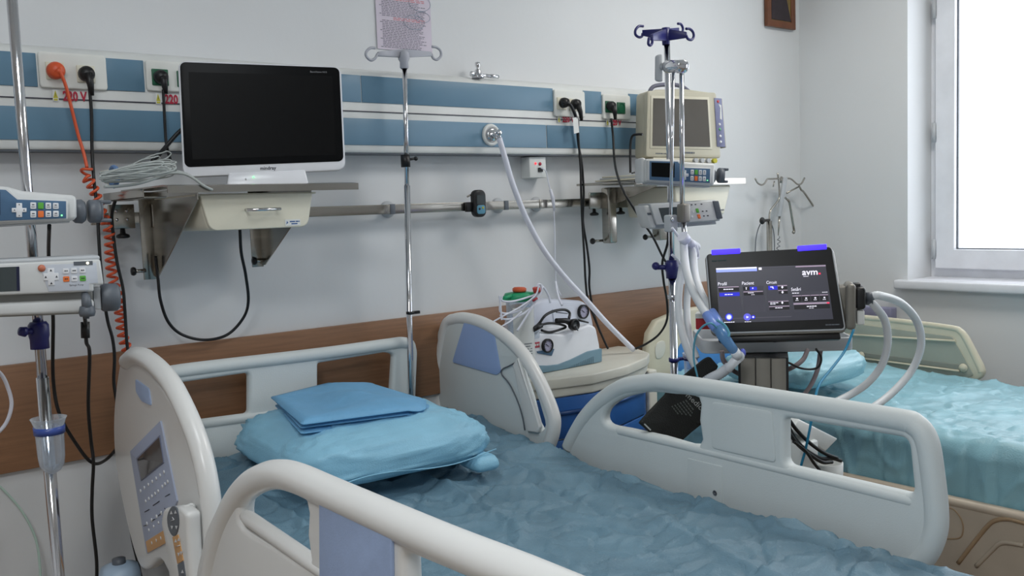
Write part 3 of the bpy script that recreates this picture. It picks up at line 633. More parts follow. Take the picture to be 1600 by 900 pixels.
# ============================================================ SYRINGE PUMPS AND DRIP POLES
def keys(face, parent, cells, du, dv, w):
    for (u, v_, mat) in cells:
        fplate(face, 'key', mat, parent, u-du, u+du, v_-dv, v_+dv, .0018, .002, w, .0005)
def pump_blue(label, c, yaw, tl, tr, br, bl, knob, grip, name='syringe_pump'):
    f = Face(c, yaw, 0, tl, tr, br, bl); o = thing(name, label, 'syringe pump', f.p(.5, -.1, -.06), 'syringe pumps with blue key membranes')
    s = .70
    f.poly('body', PUMPW, o, [(-.05, -.12), (1.10, -.12), (1.12, .05), (1.12, .98), (.62, 1.02), (.5, 1.12), (-.05, 1.14)], -.105, -.018, .008)
    mem = [(-.0, 0), (1, 0), (1, s), (.56, s), (.46, 1), (0, 1)]
    rim = [(-.025, -.05), (1.02, -.05), (1.02, s+.05), (.58, s+.05), (.48, 1.06), (-.025, 1.06)]
    f.poly('front_rim', PUMPW, o, rim, -.02, -.002, .002)
    f.poly('membrane', PUMPB, o, mem, -.002, 0, .0005)
    f.slab('display', SCREEN, o, .03, .41, .18, .92, 0, .0008)
    cu, cv, a, b = .575, .34, .065, .155
    cross = [(cu-a*.4, cv-b*2), (cu+a*.4, cv-b*2), (cu+a*.4, cv-b*.6), (cu+a, cv-b*.6), (cu+a, cv+b*.6), (cu+a*.4, cv+b*.6), (cu+a*.4, cv+b*2), (cu-a*.4, cv+b*2), (cu-a*.4, cv+b*.6), (cu-a, cv+b*.6), (cu-a, cv-b*.6), (cu-a*.4, cv-b*.6)]
    cross = [(u, (v_-cv)*.78+cv) for u, v_ in cross]
    f.poly('arrow_pad', BTN, o, cross, 0, .0022, .0008)
    ar = MB()
    for du, dv in ((0, .19), (0, -.19), (-.042, 0), (.042, 0)):
        e = .008; g = .028; ar.add([f.p(cu+du-e, cv+dv-g*.6, .0026), f.p(cu+du+e, cv+dv-g*.6, .0026), f.p(cu+du, cv+dv+g, .0026)], [(0,1,2)])
    ar.build('arrow_marks', INK, o)
    us = [.70, .768, .836, .904]
    keys(f, o, [(us[0], .50, BTN), (us[1], .50, BTNG), (us[2], .50, BTN), (us[3], .50, BTN), (us[0], .19, BTN), (us[1], .19, BTNO), (us[2], .19, BTN), (us[3], .19, BTN)], .026, .12, .001)
    t = MB()
    for i, u in enumerate(us):
        for v_ in (.52, .20):
            if i == 1: continue
            f.ticks(t, u-.012, u+.012, v_-.005, v_+.03, .0024, 1, .9); f.ticks(t, u-.016, u+.016, v_-.075, v_-.055, .0024, 2, .9)
    t.build('key_marks', INK, o)
    MB().ball(f.p(.958, .12, .001), .0016, (1,1,1), 8).build('status_light', M('green lamp', (120, 255, 150), .4, emit=3), o)
    # plunger knob and the syringe grip at the end
    y0 = f.p(*knob[:2], -.07); y1 = f.p(knob[2], knob[1], -.07); ax = (y1-y0)
    MB().lathe(y0, [(.0001, 0), (.020, 0), (.024, .004), (.025, ax.length-.006), (.02, ax.length), (.0001, ax.length)], ax, 24).build('plunger_knob', GREYD, o)
    y0 = f.p(grip[0], grip[1], -.07); y1 = f.p(grip[2], grip[1], -.07); ax = y1-y0; L = ax.length
    g = MB().lathe(y0, [(.0001, 0), (.021, 0), (.024, .003), (.024, L*.48), (.018, L*.52), (.0001, L*.52)], ax, 24)
    g.build('pusher_head', GREYD, o)
    a2 = ax.normalized(); mid = y0+ax*.5; 
    g = MB(); g.box(mid+a2*L*.22+f.v*.019, (L*.5, .008, .03), (a2, f.v, f.n)); g.box(mid+a2*L*.22-f.v*.019, (L*.5, .008, .03), (a2, f.v, f.n)); g.box(mid+a2*L*.05, (L*.14, .04, .03), (a2, f.v, f.n))
    g.build('pusher_claw', GREYD, o, .003)
    f.slab('pole_clamp', GREYD, o, .35, .6, .1, .8, -.17, -.1, .004)
    f.slab('under_tray', GREYL, o, .0, 1.06, -.2, -.1, -.09, -.03, .004)
    return o, f
# left drip pole
PXL = P(55, 450, y=-.45).x
k = thing('drip_pole', 'tall chrome drip pole with a blue clamp standing beside the control-panel bed rail', 'drip pole', (PXL, -.45, 0))
MB().cyl((PXL, -.45, .05), (PXL, -.45, 1.18), .0125, 20).build('lower_tube', CHROME, k)
MB().cyl((PXL, -.45, 1.1), (PXL, -.45, 2.12), .0105, 20).build('upper_tube', CHROME, k)
cz = P(58, 523, y=-.45).z
MB().lathe((PXL, -.45, cz-.03), [(.014, 0), (.0185, 0), (.0185, .02), (.0205, .028), (.0205, .05), (.016, .057), (.0105, .057)], (0,0,1), 20).build('height_clamp', NAVY, k)
MB().cyl((PXL, -.45, cz+.01), (PXL-.03, -.465, cz+.01), .007, 12).lathe((PXL-.028, -.464, cz+.01), [(.0001, -.002), (.011, 0), (.009, .012), (.0001, .014)], (-1,-.3,.25), 14).build('clamp_screw', NAVY, k)
base = MB()
for i in range(5):
    a = 2*PI*i/5+.3; base.tube([(PXL, -.45, .09), (PXL+.15*math.cos(a), -.45+.15*math.sin(a), .07), (PXL+.28*math.cos(a), -.45+.28*math.sin(a), .06)], .012, 8)
base.build('foot_star', CHROME, k)
for i in range(5):
    a = 2*PI*i/5+.3; MB().cyl((PXL+.28*math.cos(a), -.462+.28*math.sin(a), .025), (PXL+.28*math.cos(a), -.438+.28*math.sin(a), .025), .025, 16).build('caster', BLACK, k)
top = MB()
for dx, dy in ((1,0),(-1,0),(0,1),(0,-1)):
    top.tube(spline([(PXL, -.45, 2.11), (PXL+.06*dx, -.45+.06*dy, 2.12), (PXL+.1*dx, -.45+.1*dy, 2.10), (PXL+.12*dx, -.45+.12*dy, 2.13)], 4), .004, 8)
top.build('hook', CHROME, k)
# drip chamber cup on the pole
c = P(61, 700, y=-.475); zt1 = P(60, 655, y=-.475).z; zb1_ = P(60, 745, y=-.475).z
cp = thing('drip_cup', 'clear plastic cup with a blue ring clipped on the drip pole', 'cup', (PXL, -.475, zb1_))
H = zt1-zb1_
MB().lathe((PXL, -.475, zb1_), [(.003, 0), (.016, .008), (.024, .02), (.0265, .04), (.0285, H-.02), (.034, H-.004), (.036, H), (.0345, H), (.0275, H-.02), (.0255, .04), (.022, .022), (.002, .004)], (0,0,1), 28).build('cup', CLEAR, cp)
MB().lathe((PXL, -.475, zb1_+H-.034), [(.0285, 0), (.0305, 0), (.031, .016), (.029, .016)], (0,0,1), 28).build('blue_ring', BLUEP, cp)
pump_blue('upper syringe pump with blue keypad on the drip pole over the bed control panel', (PXL, -.60, 1.5), 4, (-76, 291), (103, 303), (103.5, 341), (-76, 348), (1.12, .3, 1.24), (1.27, .3, 1.5))[0]['label'] = 'syringe pump with blue keypad, the higher one on the drip pole by the control panel'
def pump_grey(label, c, yaw, tl, tr, br, bl, style, name='syringe_pump'):
    f = Face(c, yaw, 0, tl, tr, br, bl); o = thing(name, label, 'syringe pump', f.p(.5, -.5, -.06), 'grey-faced syringe pumps')
    if style == 0:
        f.poly('front_panel', PUMPW, o, [(0, 0), (.93, 0), (.93, .2), (1, .2), (.985, 1), (0, 1)], -.03, 0, .004)
        f.poly('key_area', M('membrane grey', (196, 202, 212), .45), o, [(.625, .06), (.90, .06), (.90, .26), (.96, .26), (.955, .9), (.57, .9)], 0, .0012, .0003)
        f.slab('top_shell', GREYL, o, 0, .985, .96, 1.12, -.1, -.004, .004)
        f.slab('body', M('pump lower body', (150, 150, 146), .5), o, 0, .93, -.72, .0, -.10, -.028, .003)
        f.slab('barrel_tray', PUMPW, o, -.02, .93, -.66, -.25, -.04, -.012, .006)
        f.slab('display', LCD, o, .02, .435, .12, .88, 0, .001)
        f.slab('display_edge', M('display rim', (22, 28, 60), .3), o, .42, .44, .12, .88, .0008, .0014)
        f.slab('status_window', GREYD, o, .80, .93, .84, .96, .0012, .002)
        MB().ball(f.p(.895, .9, .003), .0026, (1,1,1), 8).build('status_light', M('white lamp', (255, 246, 210), .4, emit=4), o)
        MB().lathe(f.p(.585, .80, .0015), [(.007, 0), (.007, .001), (.0001, .0014)], f.n, 14).build('alarm_key', M('dull orange', (196, 116, 88), .4), o)
        cu, cv, a, b = .645, .52, .05, .27
        k0, k1 = .45, .42
        ring = [(cu-a*k0, cv-b), (cu+a*k0, cv-b), (cu+a*k0, cv-b*k1), (cu+a, cv-b*k1), (cu+a, cv+b*k1), (cu+a*k0, cv+b*k1), (cu+a*k0, cv+b), (cu-a*k0, cv+b), (cu-a*k0, cv+b*k1), (cu-a, cv+b*k1), (cu-a, cv-b*k1), (cu-a*k0, cv-b*k1)]
        f.poly('arrow_pad', BTN, o, ring, .001, .003, .0008)
        ar = MB()
        for du, dv in ((0, .2), (0, -.2), (-.036, 0), (.036, 0)): ar.add([f.p(cu+du-.008, cv+dv-.03, .0034), f.p(cu+du+.008, cv+dv-.03, .0034), f.p(cu+du, cv+dv+.04, .0034)], [(0,1,2)])
        ar.build('arrow_marks', INK, o)
        keys(f, o, [(.745, .68, BTN), (.80, .68, BTN), (.857, .68, BTN), (.745, .43, BTNO), (.80, .43, BTN), (.857, .43, BTNG)], .021, .085, .0018)
        t = MB()
        for u in (.745, .80, .857):
            for v_ in (.68, .43): f.ticks(t, u-.010, u+.012, v_-.012, v_+.02, .0032, 2, .8)
        t.build('key_marks', INK, o)
        f.text('pump_lettering', 'Syringe Pump', INK, o, .765, .86, .19, .26, .0016, .0)
        hu_ = .87
        MB().tube([f.p(hu_, -.1, -.01), f.p(hu_, -.2, .008), f.p(hu_+.002, -.5, .012)], [.0075, .009, .010], 14).build('clamp_lever', GREYD, o)
        MB().lathe(f.p(hu_+.002, -.44, .008), [(.0001, -.004), (.013, 0), (.016, .012), (.0135, .02), (.0001, .022)], -f.v, 18).build('lever_grip', GREYD, o)
        MB().tube([f.p(hu_, -.68, .01), f.p(hu_-.003, -.82, .01)], .005, 10).build('lever_pin', GREYD, o)
        y0 = f.p(.955, -.25, -.05); y1 = f.p(1.14, -.25, -.05); ax = y1-y0; L = ax.length
        f.slab('rod_mount', GREYL, o, .935, .985, -.6, .1, -.07, -.03, .002)
        MB().lathe(y0+ax*.2, [(.0001, 0), (.026, 0), (.029, .004), (.029, L*.6), (.022, L*.72), (.0001, L*.76)], ax, 24).build('plunger_knob', GREYD, o)
    else:
        f.slab('body', GREYL, o, 0, 1, 0, 1, -.13, -.004, .006)
        f.slab('front_panel', PUMPW, o, .0, .93, .06, .95, -.004, .0, .001)
        f.slab('end_block', GREYD, o, .93, 1.02, .1, .95, -.02, .004, .003)
        f.slab('display', LCD, o, .10, .40, .12, .78, 0, .001)
        f.slab('under_tray', GREYL, o, .0, .97, -.16, .02, -.1, -.03, .003)
        cu, cv = .56, .5
        for du, dv in ((0, .22), (0, -.22), (-.035, 0), (.035, 0)): keys(f, o, [(cu+du, cv+dv, BTN)], .012, .05, .001)
        keys(f, o, [(.665, .55, BTNG), (.665, .28, BTNO)], .022, .10, .001)
        t = MB()
        for (u, v_) in ((.60, .83), (.66, .83), (.75, .83), (.74, .5), (.8, .5), (.74, .28), (.8, .28), (.5, .3)): f.ticks(t, u-.012, u+.014, v_-.02, v_+.03, .0012, 1, .9)
        t.build('key_marks', INK, o)
    return o, f
_, FP2 = pump_grey('grey-faced syringe pump, the lower one on the drip pole by the bed rail', (PXL, -.60, 1.36), 9, (-80, 415), (160, 405), (163, 455), (-80, 465), 0)
FP2_rear = FP2.slab('pole_clamp', GREYD, _, .5, .68, -.4, .6, -.15, -.09, .004)

# wall-side drip pole with grey double hook
xp = P(636, 300, y=-.13).x; pt = P(632, 100, y=-.13); pb = P(640, 525, y=-.13)
k = thing('bed_drip_pole', 'chrome drip pole with a grey two-hook head behind the headboard end', 'drip pole', (pb.x, -.13, .8))
pbb = pb+(pb-pt)*.7
MB().cyl(pbb, P(636, 290, y=-.13), .0095, 18).build('lower_tube', CHROME, k)
MB().cyl(P(636, 300, y=-.13), pt, .0075, 18).build('upper_tube', CHROME, k)
c = P(633.5, 250, y=-.13)
MB().cyl(c-Vector((0,0,.022)), c+Vector((0,0,.016)), .0145, 18).cyl(c, c+Vector((.03, -.01, .004)), .004, 8).ball(c+Vector((.032,-.01,.004)), .007).build('height_clamp', BLACK, k)
c = P(641, 489, y=-.13); MB().cyl(c-Vector((0,0,.004)), c+Vector((0,0,.005)), .013, 16).box(c+Vector((.018,0,0)), (.03,.012,.009)).build('bag_clip', BLACK, k)
c = P(631, 92, y=-.13); GH = M('grey hook plastic', (176, 178, 188), .5)
MB().lathe(c-Vector((0,0,.03)), [(.011, 0), (.014, .004), (.013, .02), (.018, .03), (.016, .05), (.006, .056)], (0,0,1), 18).build('head_socket', GH, k)
hd = MB(); 
for sgn, ex in ((-1, P(590, 84, y=-.13)), (1, P(674, 84, y=-.13))):
    q0 = c+Vector((0, 0, .018)); q1 = ex
    hd.hexa([q0+Vector((0,-.006,-.014)), q1+Vector((0,-.004,-.008)), q1+Vector((0,-.004,.006)), q0+Vector((0,-.006,.012))], [q0+Vector((0,.006,-.014)), q1+Vector((0,.004,-.008)), q1+Vector((0,.004,.006)), q0+Vector((0,.006,.012))])
hd.build('cross_arm', GH, k, .002)
def hook(pp, y, r, mat, par): MB().tube(spline([P(a, b, y=y) for a, b in pp], 5), r, 10).build('hook', mat, par)
hook([(590, 84), (586, 91), (579, 94), (572, 87), (573, 80), (579, 75), (586, 75)], -.13, .0042, GH, k)
hook([(674, 84), (677, 91), (683, 93), (689, 87), (688, 79), (682, 74), (675, 73)], -.13, .0042, GH, k)

# ============================================================ BED IN FRONT
hb = 1.215
bed = thing('hospital_bed', 'white hospital bed in front with four moulded rails, blue-green sheet', 'bed', (hb, -1.1, 0))
XL, XR = .66, 1.78
XLo, XRo = XL, XR
def rail_tube(path, x, r, parent, name='rail_rim', flat=1):
    pts = spline([P(a, b, x=x) for a, b in path], 6)
    return MB().tube(pts, r, 14).build(name, BEDW, parent)
# headboard
yh = -.085
out = [(225, 600), (250, 577), (290, 571), (500, 546), (620, 528), (643, 530), (650, 545), (647, 620), (644, 700), (250, 760)]
out = fillet(ony(out, yh), [.03, .05, .08, .1, .03, .03, .03, .02, .02, .02])
h1 = fillet(ony([(255, 601), (386, 582), (386, 645), (275, 666)], yh), [.02, .012, .012, .03])
h2 = fillet(ony([(494, 567), (600, 550), (612, 553), (607, 630), (494, 645)], yh), [.008, .012, .012, .02, .012])
plate('headboard', BEDWT, bed, out, [h1, h2], .03, yframe(yh), .012, 4)
MB().tube(spline([P(a, b, y=yh-.006) for a, b in ((250, 586), (300, 577), (500, 553), (600, 539), (630, 536), (641, 545), (640, 600), (636, 660))], 6), .019, 14).build('headboard_rim', BEDWT, bed)
MB().tube([P(300, 664, y=yh-.008), P(480, 640, y=yh-.008), P(630, 622, y=yh-.008)], .014, 12).build('headboard_ledge', BEDWT, bed)
# head-end rail with the control panel
x = XL
lr = bpy.data.objects.new('control_rail', None); COL.objects.link(lr); lr.parent = bed; lr['label'] = 'head-end rail with keypad and small screen'
out = [(196, 575), (203, 560), (222, 556), (262, 598), (292, 650), (314, 710), (327, 780), (330, 830), (332, 900), (285, 905), (262, 872), (240, 888), (226, 876), (208, 812), (191, 722), (188, 647)]
plate('rail_shell', BEDW, lr, csmooth(onx(out, x), 4), [], .035, xframe(x), .012, 4)
rail_tube([(200, 565), (212, 556), (228, 560), (250, 578), (272, 606), (296, 655), (314, 705), (326, 760), (332, 820), (333, 880), (330, 930)], x-.012, .021, lr)
MB().tube(spline([P(a, b, x=x+.01) for a, b in ((197, 600), (199, 570), (212, 556), (230, 556), (236, 566))], 6), .016, 12).build('rail_end_roll', BEDW, lr)
fx = x-.0185
def xpoly(name, mat, parent, pts, xx, th=.003, bevel=.0008, r=.004):
    return plate(name, mat, parent, fillet(onx(pts, xx), r), [], th, xframe(xx), bevel)
xpoly('blue_badge', M('pad light blue', (172, 192, 226), .5), lr, [(212, 592), (233, 607), (237, 634), (222, 627), (213, 612)], fx, r=.008)
kp = xpoly('control_panel', M('panel blue grey', (172, 182, 206), .45), lr, [(204.6, 705), (252, 657), (278, 783), (264, 822), (271, 842), (230.6, 865)], fx, .005)
kf = Face((fx-.003, -.4, 1.0), 90, 0, (204.6, 705), (252, 657), (278, 790), (222, 832))
xpoly('display_frame', M('display frame', (120, 126, 150), .4), kp, [(213, 716), (249.5, 680), (256, 723), (220.5, 752)], fx-.0035, .002, .0005, .001)
xpoly('display', M('console display', (88, 84, 84), .1, 0, .02), kp, [(215, 717), (248.5, 683.5), (254.6, 722), (221, 750)], fx-.005, .002, .0005, .001)
def kkey(px, py, rr=.0042, mat=BTN, nm='console_key'):
    c = P(px, py, x=fx-.003); MB().lathe(c, [(rr, 0), (rr*.95, .0015), (.0001, .0018)], (-1,0,0), 10).build(nm, mat, kp)
for i in range(7): kkey(220+i*6.1, 767-i*4.9)
for i in range(5): kkey(228+i*4.9, 783-i*3.9)
for i in range(3): kkey(254+i*4.2, 760-i*3.8)
for i in range(4): kkey(230+i*7.5, 818-i*5.5, .0046)
for i in range(4): kkey(233+i*7.5, 828-i*5.7, .0036)
t = MB()
for (a, b, dx, dy) in ((226, 800, 7, -4), (239, 790, 10, -7), (258, 776, 7, -4), (224, 822, 6, -2), (236, 814, 6, -3), (247, 806, 6, -5), (257, 794, 5, 6)):
    t.tube([P(a, b, x=fx-.0036), P(a+dx, b+dy, x=fx-.0036)], .0009, 4)
t.build('console_lines', INK, kp)
xpoly('orange_strip', M('tan strip', (206, 158, 104), .5), kp, [(228, 846), (263, 824), (271, 842), (231, 864)], fx-.0035, .0016, .0004, .002)
for i in range(4): kkey(238+i*7, 848-i*3.8, .0042)
kkey(260, 829, .003, RED); kkey(261, 835, .003, RED)
# corded handset hooked over the rail
hs = thing('bed_handset', 'white bed handset with arrow keys hooked on the control-panel rail', 'handset', P(280, 880, x=x-.06))
hx = x-.05
xpoly('handset_body', BEDW, hs, [(266, 792), (290, 789), (303, 800), (304, 830), (312, 960), (282, 960), (268, 842), (262, 815)], hx, .03, .008, .012)
MB().tube(spline([P(292, 795, x=hx), P(300, 792, x=hx+.02), P(305, 796, x=hx+.04), P(303, 806, x=hx+.04)], 4), .008, 10).build('handset_hook', BEDW, hs)
hp = fx-.003
hf = hx-.0155
hr = csmooth(onx([(264, 800), (270, 791), (277, 795), (280, 812), (278, 830), (272, 838), (265, 828), (262, 812)], hf), 3)
plate('key_oval', GREYD, hs, hr, [], .003, xframe(hf), .0006)
xpoly('orange_keys', M('tan strip', (0,0,0)), hs, [(270, 839), (279, 835), (287, 876), (278, 881)], hf, .003, .0006, .001)
xpoly('grey_keys', GREYD, hs, [(278, 882), (287, 877), (296, 940), (286, 940)], hf, .003, .0006, .001)
ar = MB()
for (px, py, s) in ((267.5, 801, 1), (274, 800, 1), (268.5, 824, -1), (275.5, 824, -1), (274.5, 845, 1), (279, 843, 1), (279, 866, -1), (283, 864, -1), (285, 893, 1)):
    ar.add([P(px-2.2, py+2.5*s, x=hf-.0025), P(px+2.2, py+2.3*s, x=hf-.0025), P(px, py-3.4*s, x=hf-.0025)], [(0,1,2)])
for (a, b, c_, d) in ((267, 814, 272, 812), (272, 812, 269, 808), (275, 854, 281, 852)): ar.tube([P(a, b, x=hf-.0025), P(c_, d, x=hf-.0025)], .0008, 4)
ar.build('arrow_marks', BTN, hs)
# near foot-end rail
x = .615
nr = bpy.data.objects.new('near_side_rail', None); COL.objects.link(nr); nr.parent = bed
out = onx([(312, 930), (320, 880), (333, 825), (352, 785), (378, 752), (405, 735), (435, 729), (470, 738), (530, 765), (700, 840), (850, 902)], x)
a0 = out[-1]; 
out += [Vector((-2.02, a0.y+.0)), Vector((-2.09, a0.y-.04)), Vector((-2.13, a0.y-.12)), Vector((-2.14, .9)), Vector((-2.08, .74)), Vector((-2.0, .70)), Vector((-.72, .68))]
h1 = csmooth(onx([(387, 792), (394, 777), (412, 765), (431, 761), (461, 766), (493, 783), (494, 830), (495, 878), (440, 846), (392, 819)], x), 3)
hq = onx([(645, 858), (700, 885)], x); lo = onx([(640, 960)], x)
zt2 = hq[0].y
h2 = fillet([Vector((hq[0].x, zt2)), Vector((-2.0, zt2+.015)), Vector((-2.03, .95)), Vector((hq[0].x, .905))], [.02, .03, .03, .02])
plate('rail_shell', BEDW, nr, out, [h1, h2], .034, xframe(x), .012, 4)
pth = [P(a, b, x=x-.004) for a, b in ((331, 915), (337, 872), (349, 828), (364, 793), (385, 763), (409, 747), (437, 741), (470, 749), (530, 776), (700, 851), (850, 913))]+[Vector((x-.004, -2.0, a0.y-.01)), Vector((x-.004, -2.08, a0.y-.05)), Vector((x-.004, -2.11, .92)), Vector((x-.004, -2.06, .78))]
MB().tube(spline(pth, 5), .024, 16).build('rail_rim', BEDW, nr)
MB().tube([P(368, 793, x=x), P(392, 812, x=x-.006), P(500, 887, x=x-.006), P(620, 965, x=x-.006), Vector((x-.006, -2.04, .92))], [.004, .0135, .0135, .0135, .0135], 12).build('rail_ledge', BEDW, nr)
pad = plate('blue_pad', M('pad slate', (156, 176, 212), .55, 0, .03, 60, .05, 300), nr, fillet(onx([(497, 776), (609, 829), (611, 990), (498, 990)], x-.024), [.006, .014, .006, .006]), [], .006, xframe(x-.02), .0015)
# far foot-end rail
x = XR
fr_ = bpy.data.objects.new('far_side_rail', None); COL.objects.link(fr_); fr_.parent = bed
out = onx([(884, 700), (890, 680), (908, 652), (935, 622), (972, 598), (1015, 590), (1055, 591), (1250, 621), (1405, 645), (1440, 655), (1460, 680), (1470, 740), (1477, 800), (1474, 840), (1450, 880), (1400, 905), (1100, 820), (900, 745)], x)
h1 = csmooth(onx([(949, 652), (955, 637), (972, 624), (996, 616), (1022, 612), (1060, 615), (1097, 621), (1098, 655), (1098, 694), (1040, 681), (985, 669), (957, 663)], x), 3)
h2 = fillet(onx([(1232, 651), (1425, 683), (1434, 772), (1232, 725)], x), [.012, .02, .02, .02])
plate('rail_shell', BEDWT, fr_, csmooth(out, 3), [h1, h2], .036, xframe(x), .013, 4)
MB().tube(spline([P(a, b, x=x-.004) for a, b in ((890, 700), (897, 684), (914, 655), (940, 627), (974, 605), (1015, 598), (1055, 599), (1250, 630), (1400, 655), (1430, 664), (1448, 688), (1457, 740), (1463, 800), (1460, 835), (1445, 868), (1420, 892), (1385, 905))], 6), .0235, 16).build('rail_rim', BEDWT, fr_)
MB().tube([P(950, 668, x=x), P(970, 674, x=x-.008), P(1100, 704, x=x-.008), P(1240, 738, x=x-.008), P(1425, 783, x=x-.008), P(1448, 790, x=x)], [.004, .0125, .0125, .0125, .0125, .004], 12).build('rail_ledge', BEDWT, fr_)
plate('middle_panel', BEDWT, fr_, fillet(onx([(1112, 628), (1206, 643), (1212, 723), (1112, 700)], x-.02), .012), [], .003, xframe(x-.019), .0012)
plate('lower_panel', BEDWT, fr_, fillet(onx([(1074, 716), (1128, 729), (1128, 800), (1074, 780)], x-.02), .003), [], .002, xframe(x-.0185), .0008)
c = P(1117, 770, x=x-.0205); MB().lathe(c, [(.0065, .001), (.005, .002), (.0035, 0), (.0001, -.001)], (-1,0,0), 14).build('bolt_hole', GREYD, fr_)
# far head-end rail
x = 1.755
hr_ = bpy.data.objects.new('far_head_rail', None); COL.objects.link(hr_); hr_.parent = bed
out = onx([(681, 640), (678, 600), (684, 545), (692, 507), (702, 493), (722, 491), (755, 499), (790, 518), (822, 550), (850, 597), (868, 640), (870, 665), (862, 700), (840, 730), (720, 700), (690, 660)], x)
slot = csmooth(onx([(818, 565), (826, 572), (842, 610), (853, 645), (857, 662), (851, 672), (842, 660), (832, 620), (820, 585), (815, 570)], x), 2)
plate('rail_shell', BEDWT, hr_, csmooth(out, 3), [slot], .034, xframe(x), .012, 4)
rail_tube([(690, 640), (685, 600), (691, 548), (700, 507), (712, 499), (728, 498), (757, 506), (790, 526), (820, 557), (846, 602), (863, 643), (866, 665), (860, 690), (850, 710)], x-.004, .0205, hr_)
plate('blue_pad', PADB, hr_, fillet(onx([(727, 499), (770.5, 513), (783, 581), (776, 586), (707, 566)], x-.019), [.01, .01, .012, .01, .012]), [], .004, xframe(x-.019), .0012)
plate('grab_bar', BEDW, hr_, fillet(onx([(803, 570), (811, 558), (846, 667), (842, 676), (826, 674)], x-.022), .005), [], .014, xframe(x-.022), .005, 3)
MB().tube(spline([P(a, b, x=x-.022) for a, b in ((806, 566), (795, 572), (785, 577), (784, 585), (796, 600), (808, 625), (816, 650), (820, 672))], 5), .0022, 6).build('thin_wire', GREYD, hr_)
# under structure
fm = MB(); fm.bb(.78, 1.66, -2.2, -.14, .56, .62); fm.bb(.84, .9, -2.0, -.3, .2, .56); fm.bb(1.54, 1.6, -2.0, -.3, .2, .56); fm.bb(.8, 1.64, -2.1, -.2, .14, .2)
fm.build('frame', GREYL, bed, .01)
for (a, b) in ((.86, -.26), (1.58, -.26), (.86, -2.04), (1.58, -2.04)):
    MB().cyl((a-.02, b, .075), (a+.02, b, .075), .075, 24).build('caster', GREYD, bed)
def zbase(y):
    t = max(0, min(1, (y+1.0)/.8)); t = t*t*(3-2*t); return .792+.055*t
def cloth_grid(x0, x1, y0, y1, nx, ny, zf_, drop, rc, wr, seed, ylo=None, sides=(1, 1)):
    """sheet lying over a mattress and hanging down both long sides by drop"""
    vs = []; S = []
    w = x1-x0; q = PI*rc/2
    d0, d1 = (drop if sides[0] else 0), (drop if sides[1] else 0)
    tot = d0+d1+w
    for j in range(ny+1):
        y = y0+(y1-y0)*j/ny
        for i in range(nx+1):
            s = -d0 + tot*i/nx
            if s < 0: xx, zz, nn = x0-rc*(1-math.exp(s/rc))*.0, s, Vector((-1,0,0))
            elif s > w: xx, zz, nn = x1, -(s-w), Vector((1,0,0))
            else: xx, zz, nn = x0+s, 0, Vector((0,0,1))
            e = min(s, w-s)
            if 0 <= s <= w and e < rc: zz = -(rc-math.sqrt(max(0, rc*rc-(rc-e)**2)))
            if s < 0: zz = -rc+s
            if s > w: zz = -rc-(s-w)
            p = Vector((xx, y, zf_(y)+zz))
            a = Vector((xx*1.0, y*1.0, zz+seed))
            # creases: ridged noise in two directions plus soft billows
            nz = noise.noise
            r1 = 1-abs(nz(Vector((a.x*3.2+a.y*1.2, a.y*2.2-a.x*.8, a.z*2+seed))))*2.2
            r2 = 1-abs(nz(Vector((a.x*6+3, a.y*7+a.x*3, a.z*4-seed))))*2.4
            r3 = 1-abs(nz(Vector((a.x*13-a.y*6, a.y*12+5, a.z*8+seed*2))))*2.2
            b0 = nz(Vector((a.x*2.2, a.y*2.0, a.z*2+seed*3)))
            h = wr*(max(0, r1)**6*1.1+max(0, r2)**6*.75+max(0, r3)**5*.34+b0*.6)
            r5 = 1-abs(nz(Vector((a.x*4.2+a.y*2.6+7, a.y*4.6-a.x*2.2, seed))))*2.1; r6 = 1-abs(nz(Vector((a.x*9-a.y*5+1, a.y*8+a.x*4, seed+4))))*2.0
            h -= wr*(.8*max(0, r5)**14+.5*max(0, r6)**12)
            if not (0 <= s <= w): h *= 1.4
            vs.append(p+nn*h)
    fs = [(j*(nx+1)+i, j*(nx+1)+i+1, (j+1)*(nx+1)+i+1, (j+1)*(nx+1)+i) for j in range(ny) for i in range(nx)]
    return MB().add(vs, fs, True)
MB().bb(.735, 1.70, -2.3, -.125, .63, .775).build('mattress', M('mattress vinyl', (44, 54, 64), .6), bed, .02)
cloth_grid(.715, 1.722, -.12, -2.36, 190, 420, lambda y: zbase(y), .10, .035, .014, 3.1).build('sheet', SHEET, bed).name = 'bed_sheet'
tag(bpy.data.objects['bed_sheet'], 'crumpled blue-green disposable sheet')

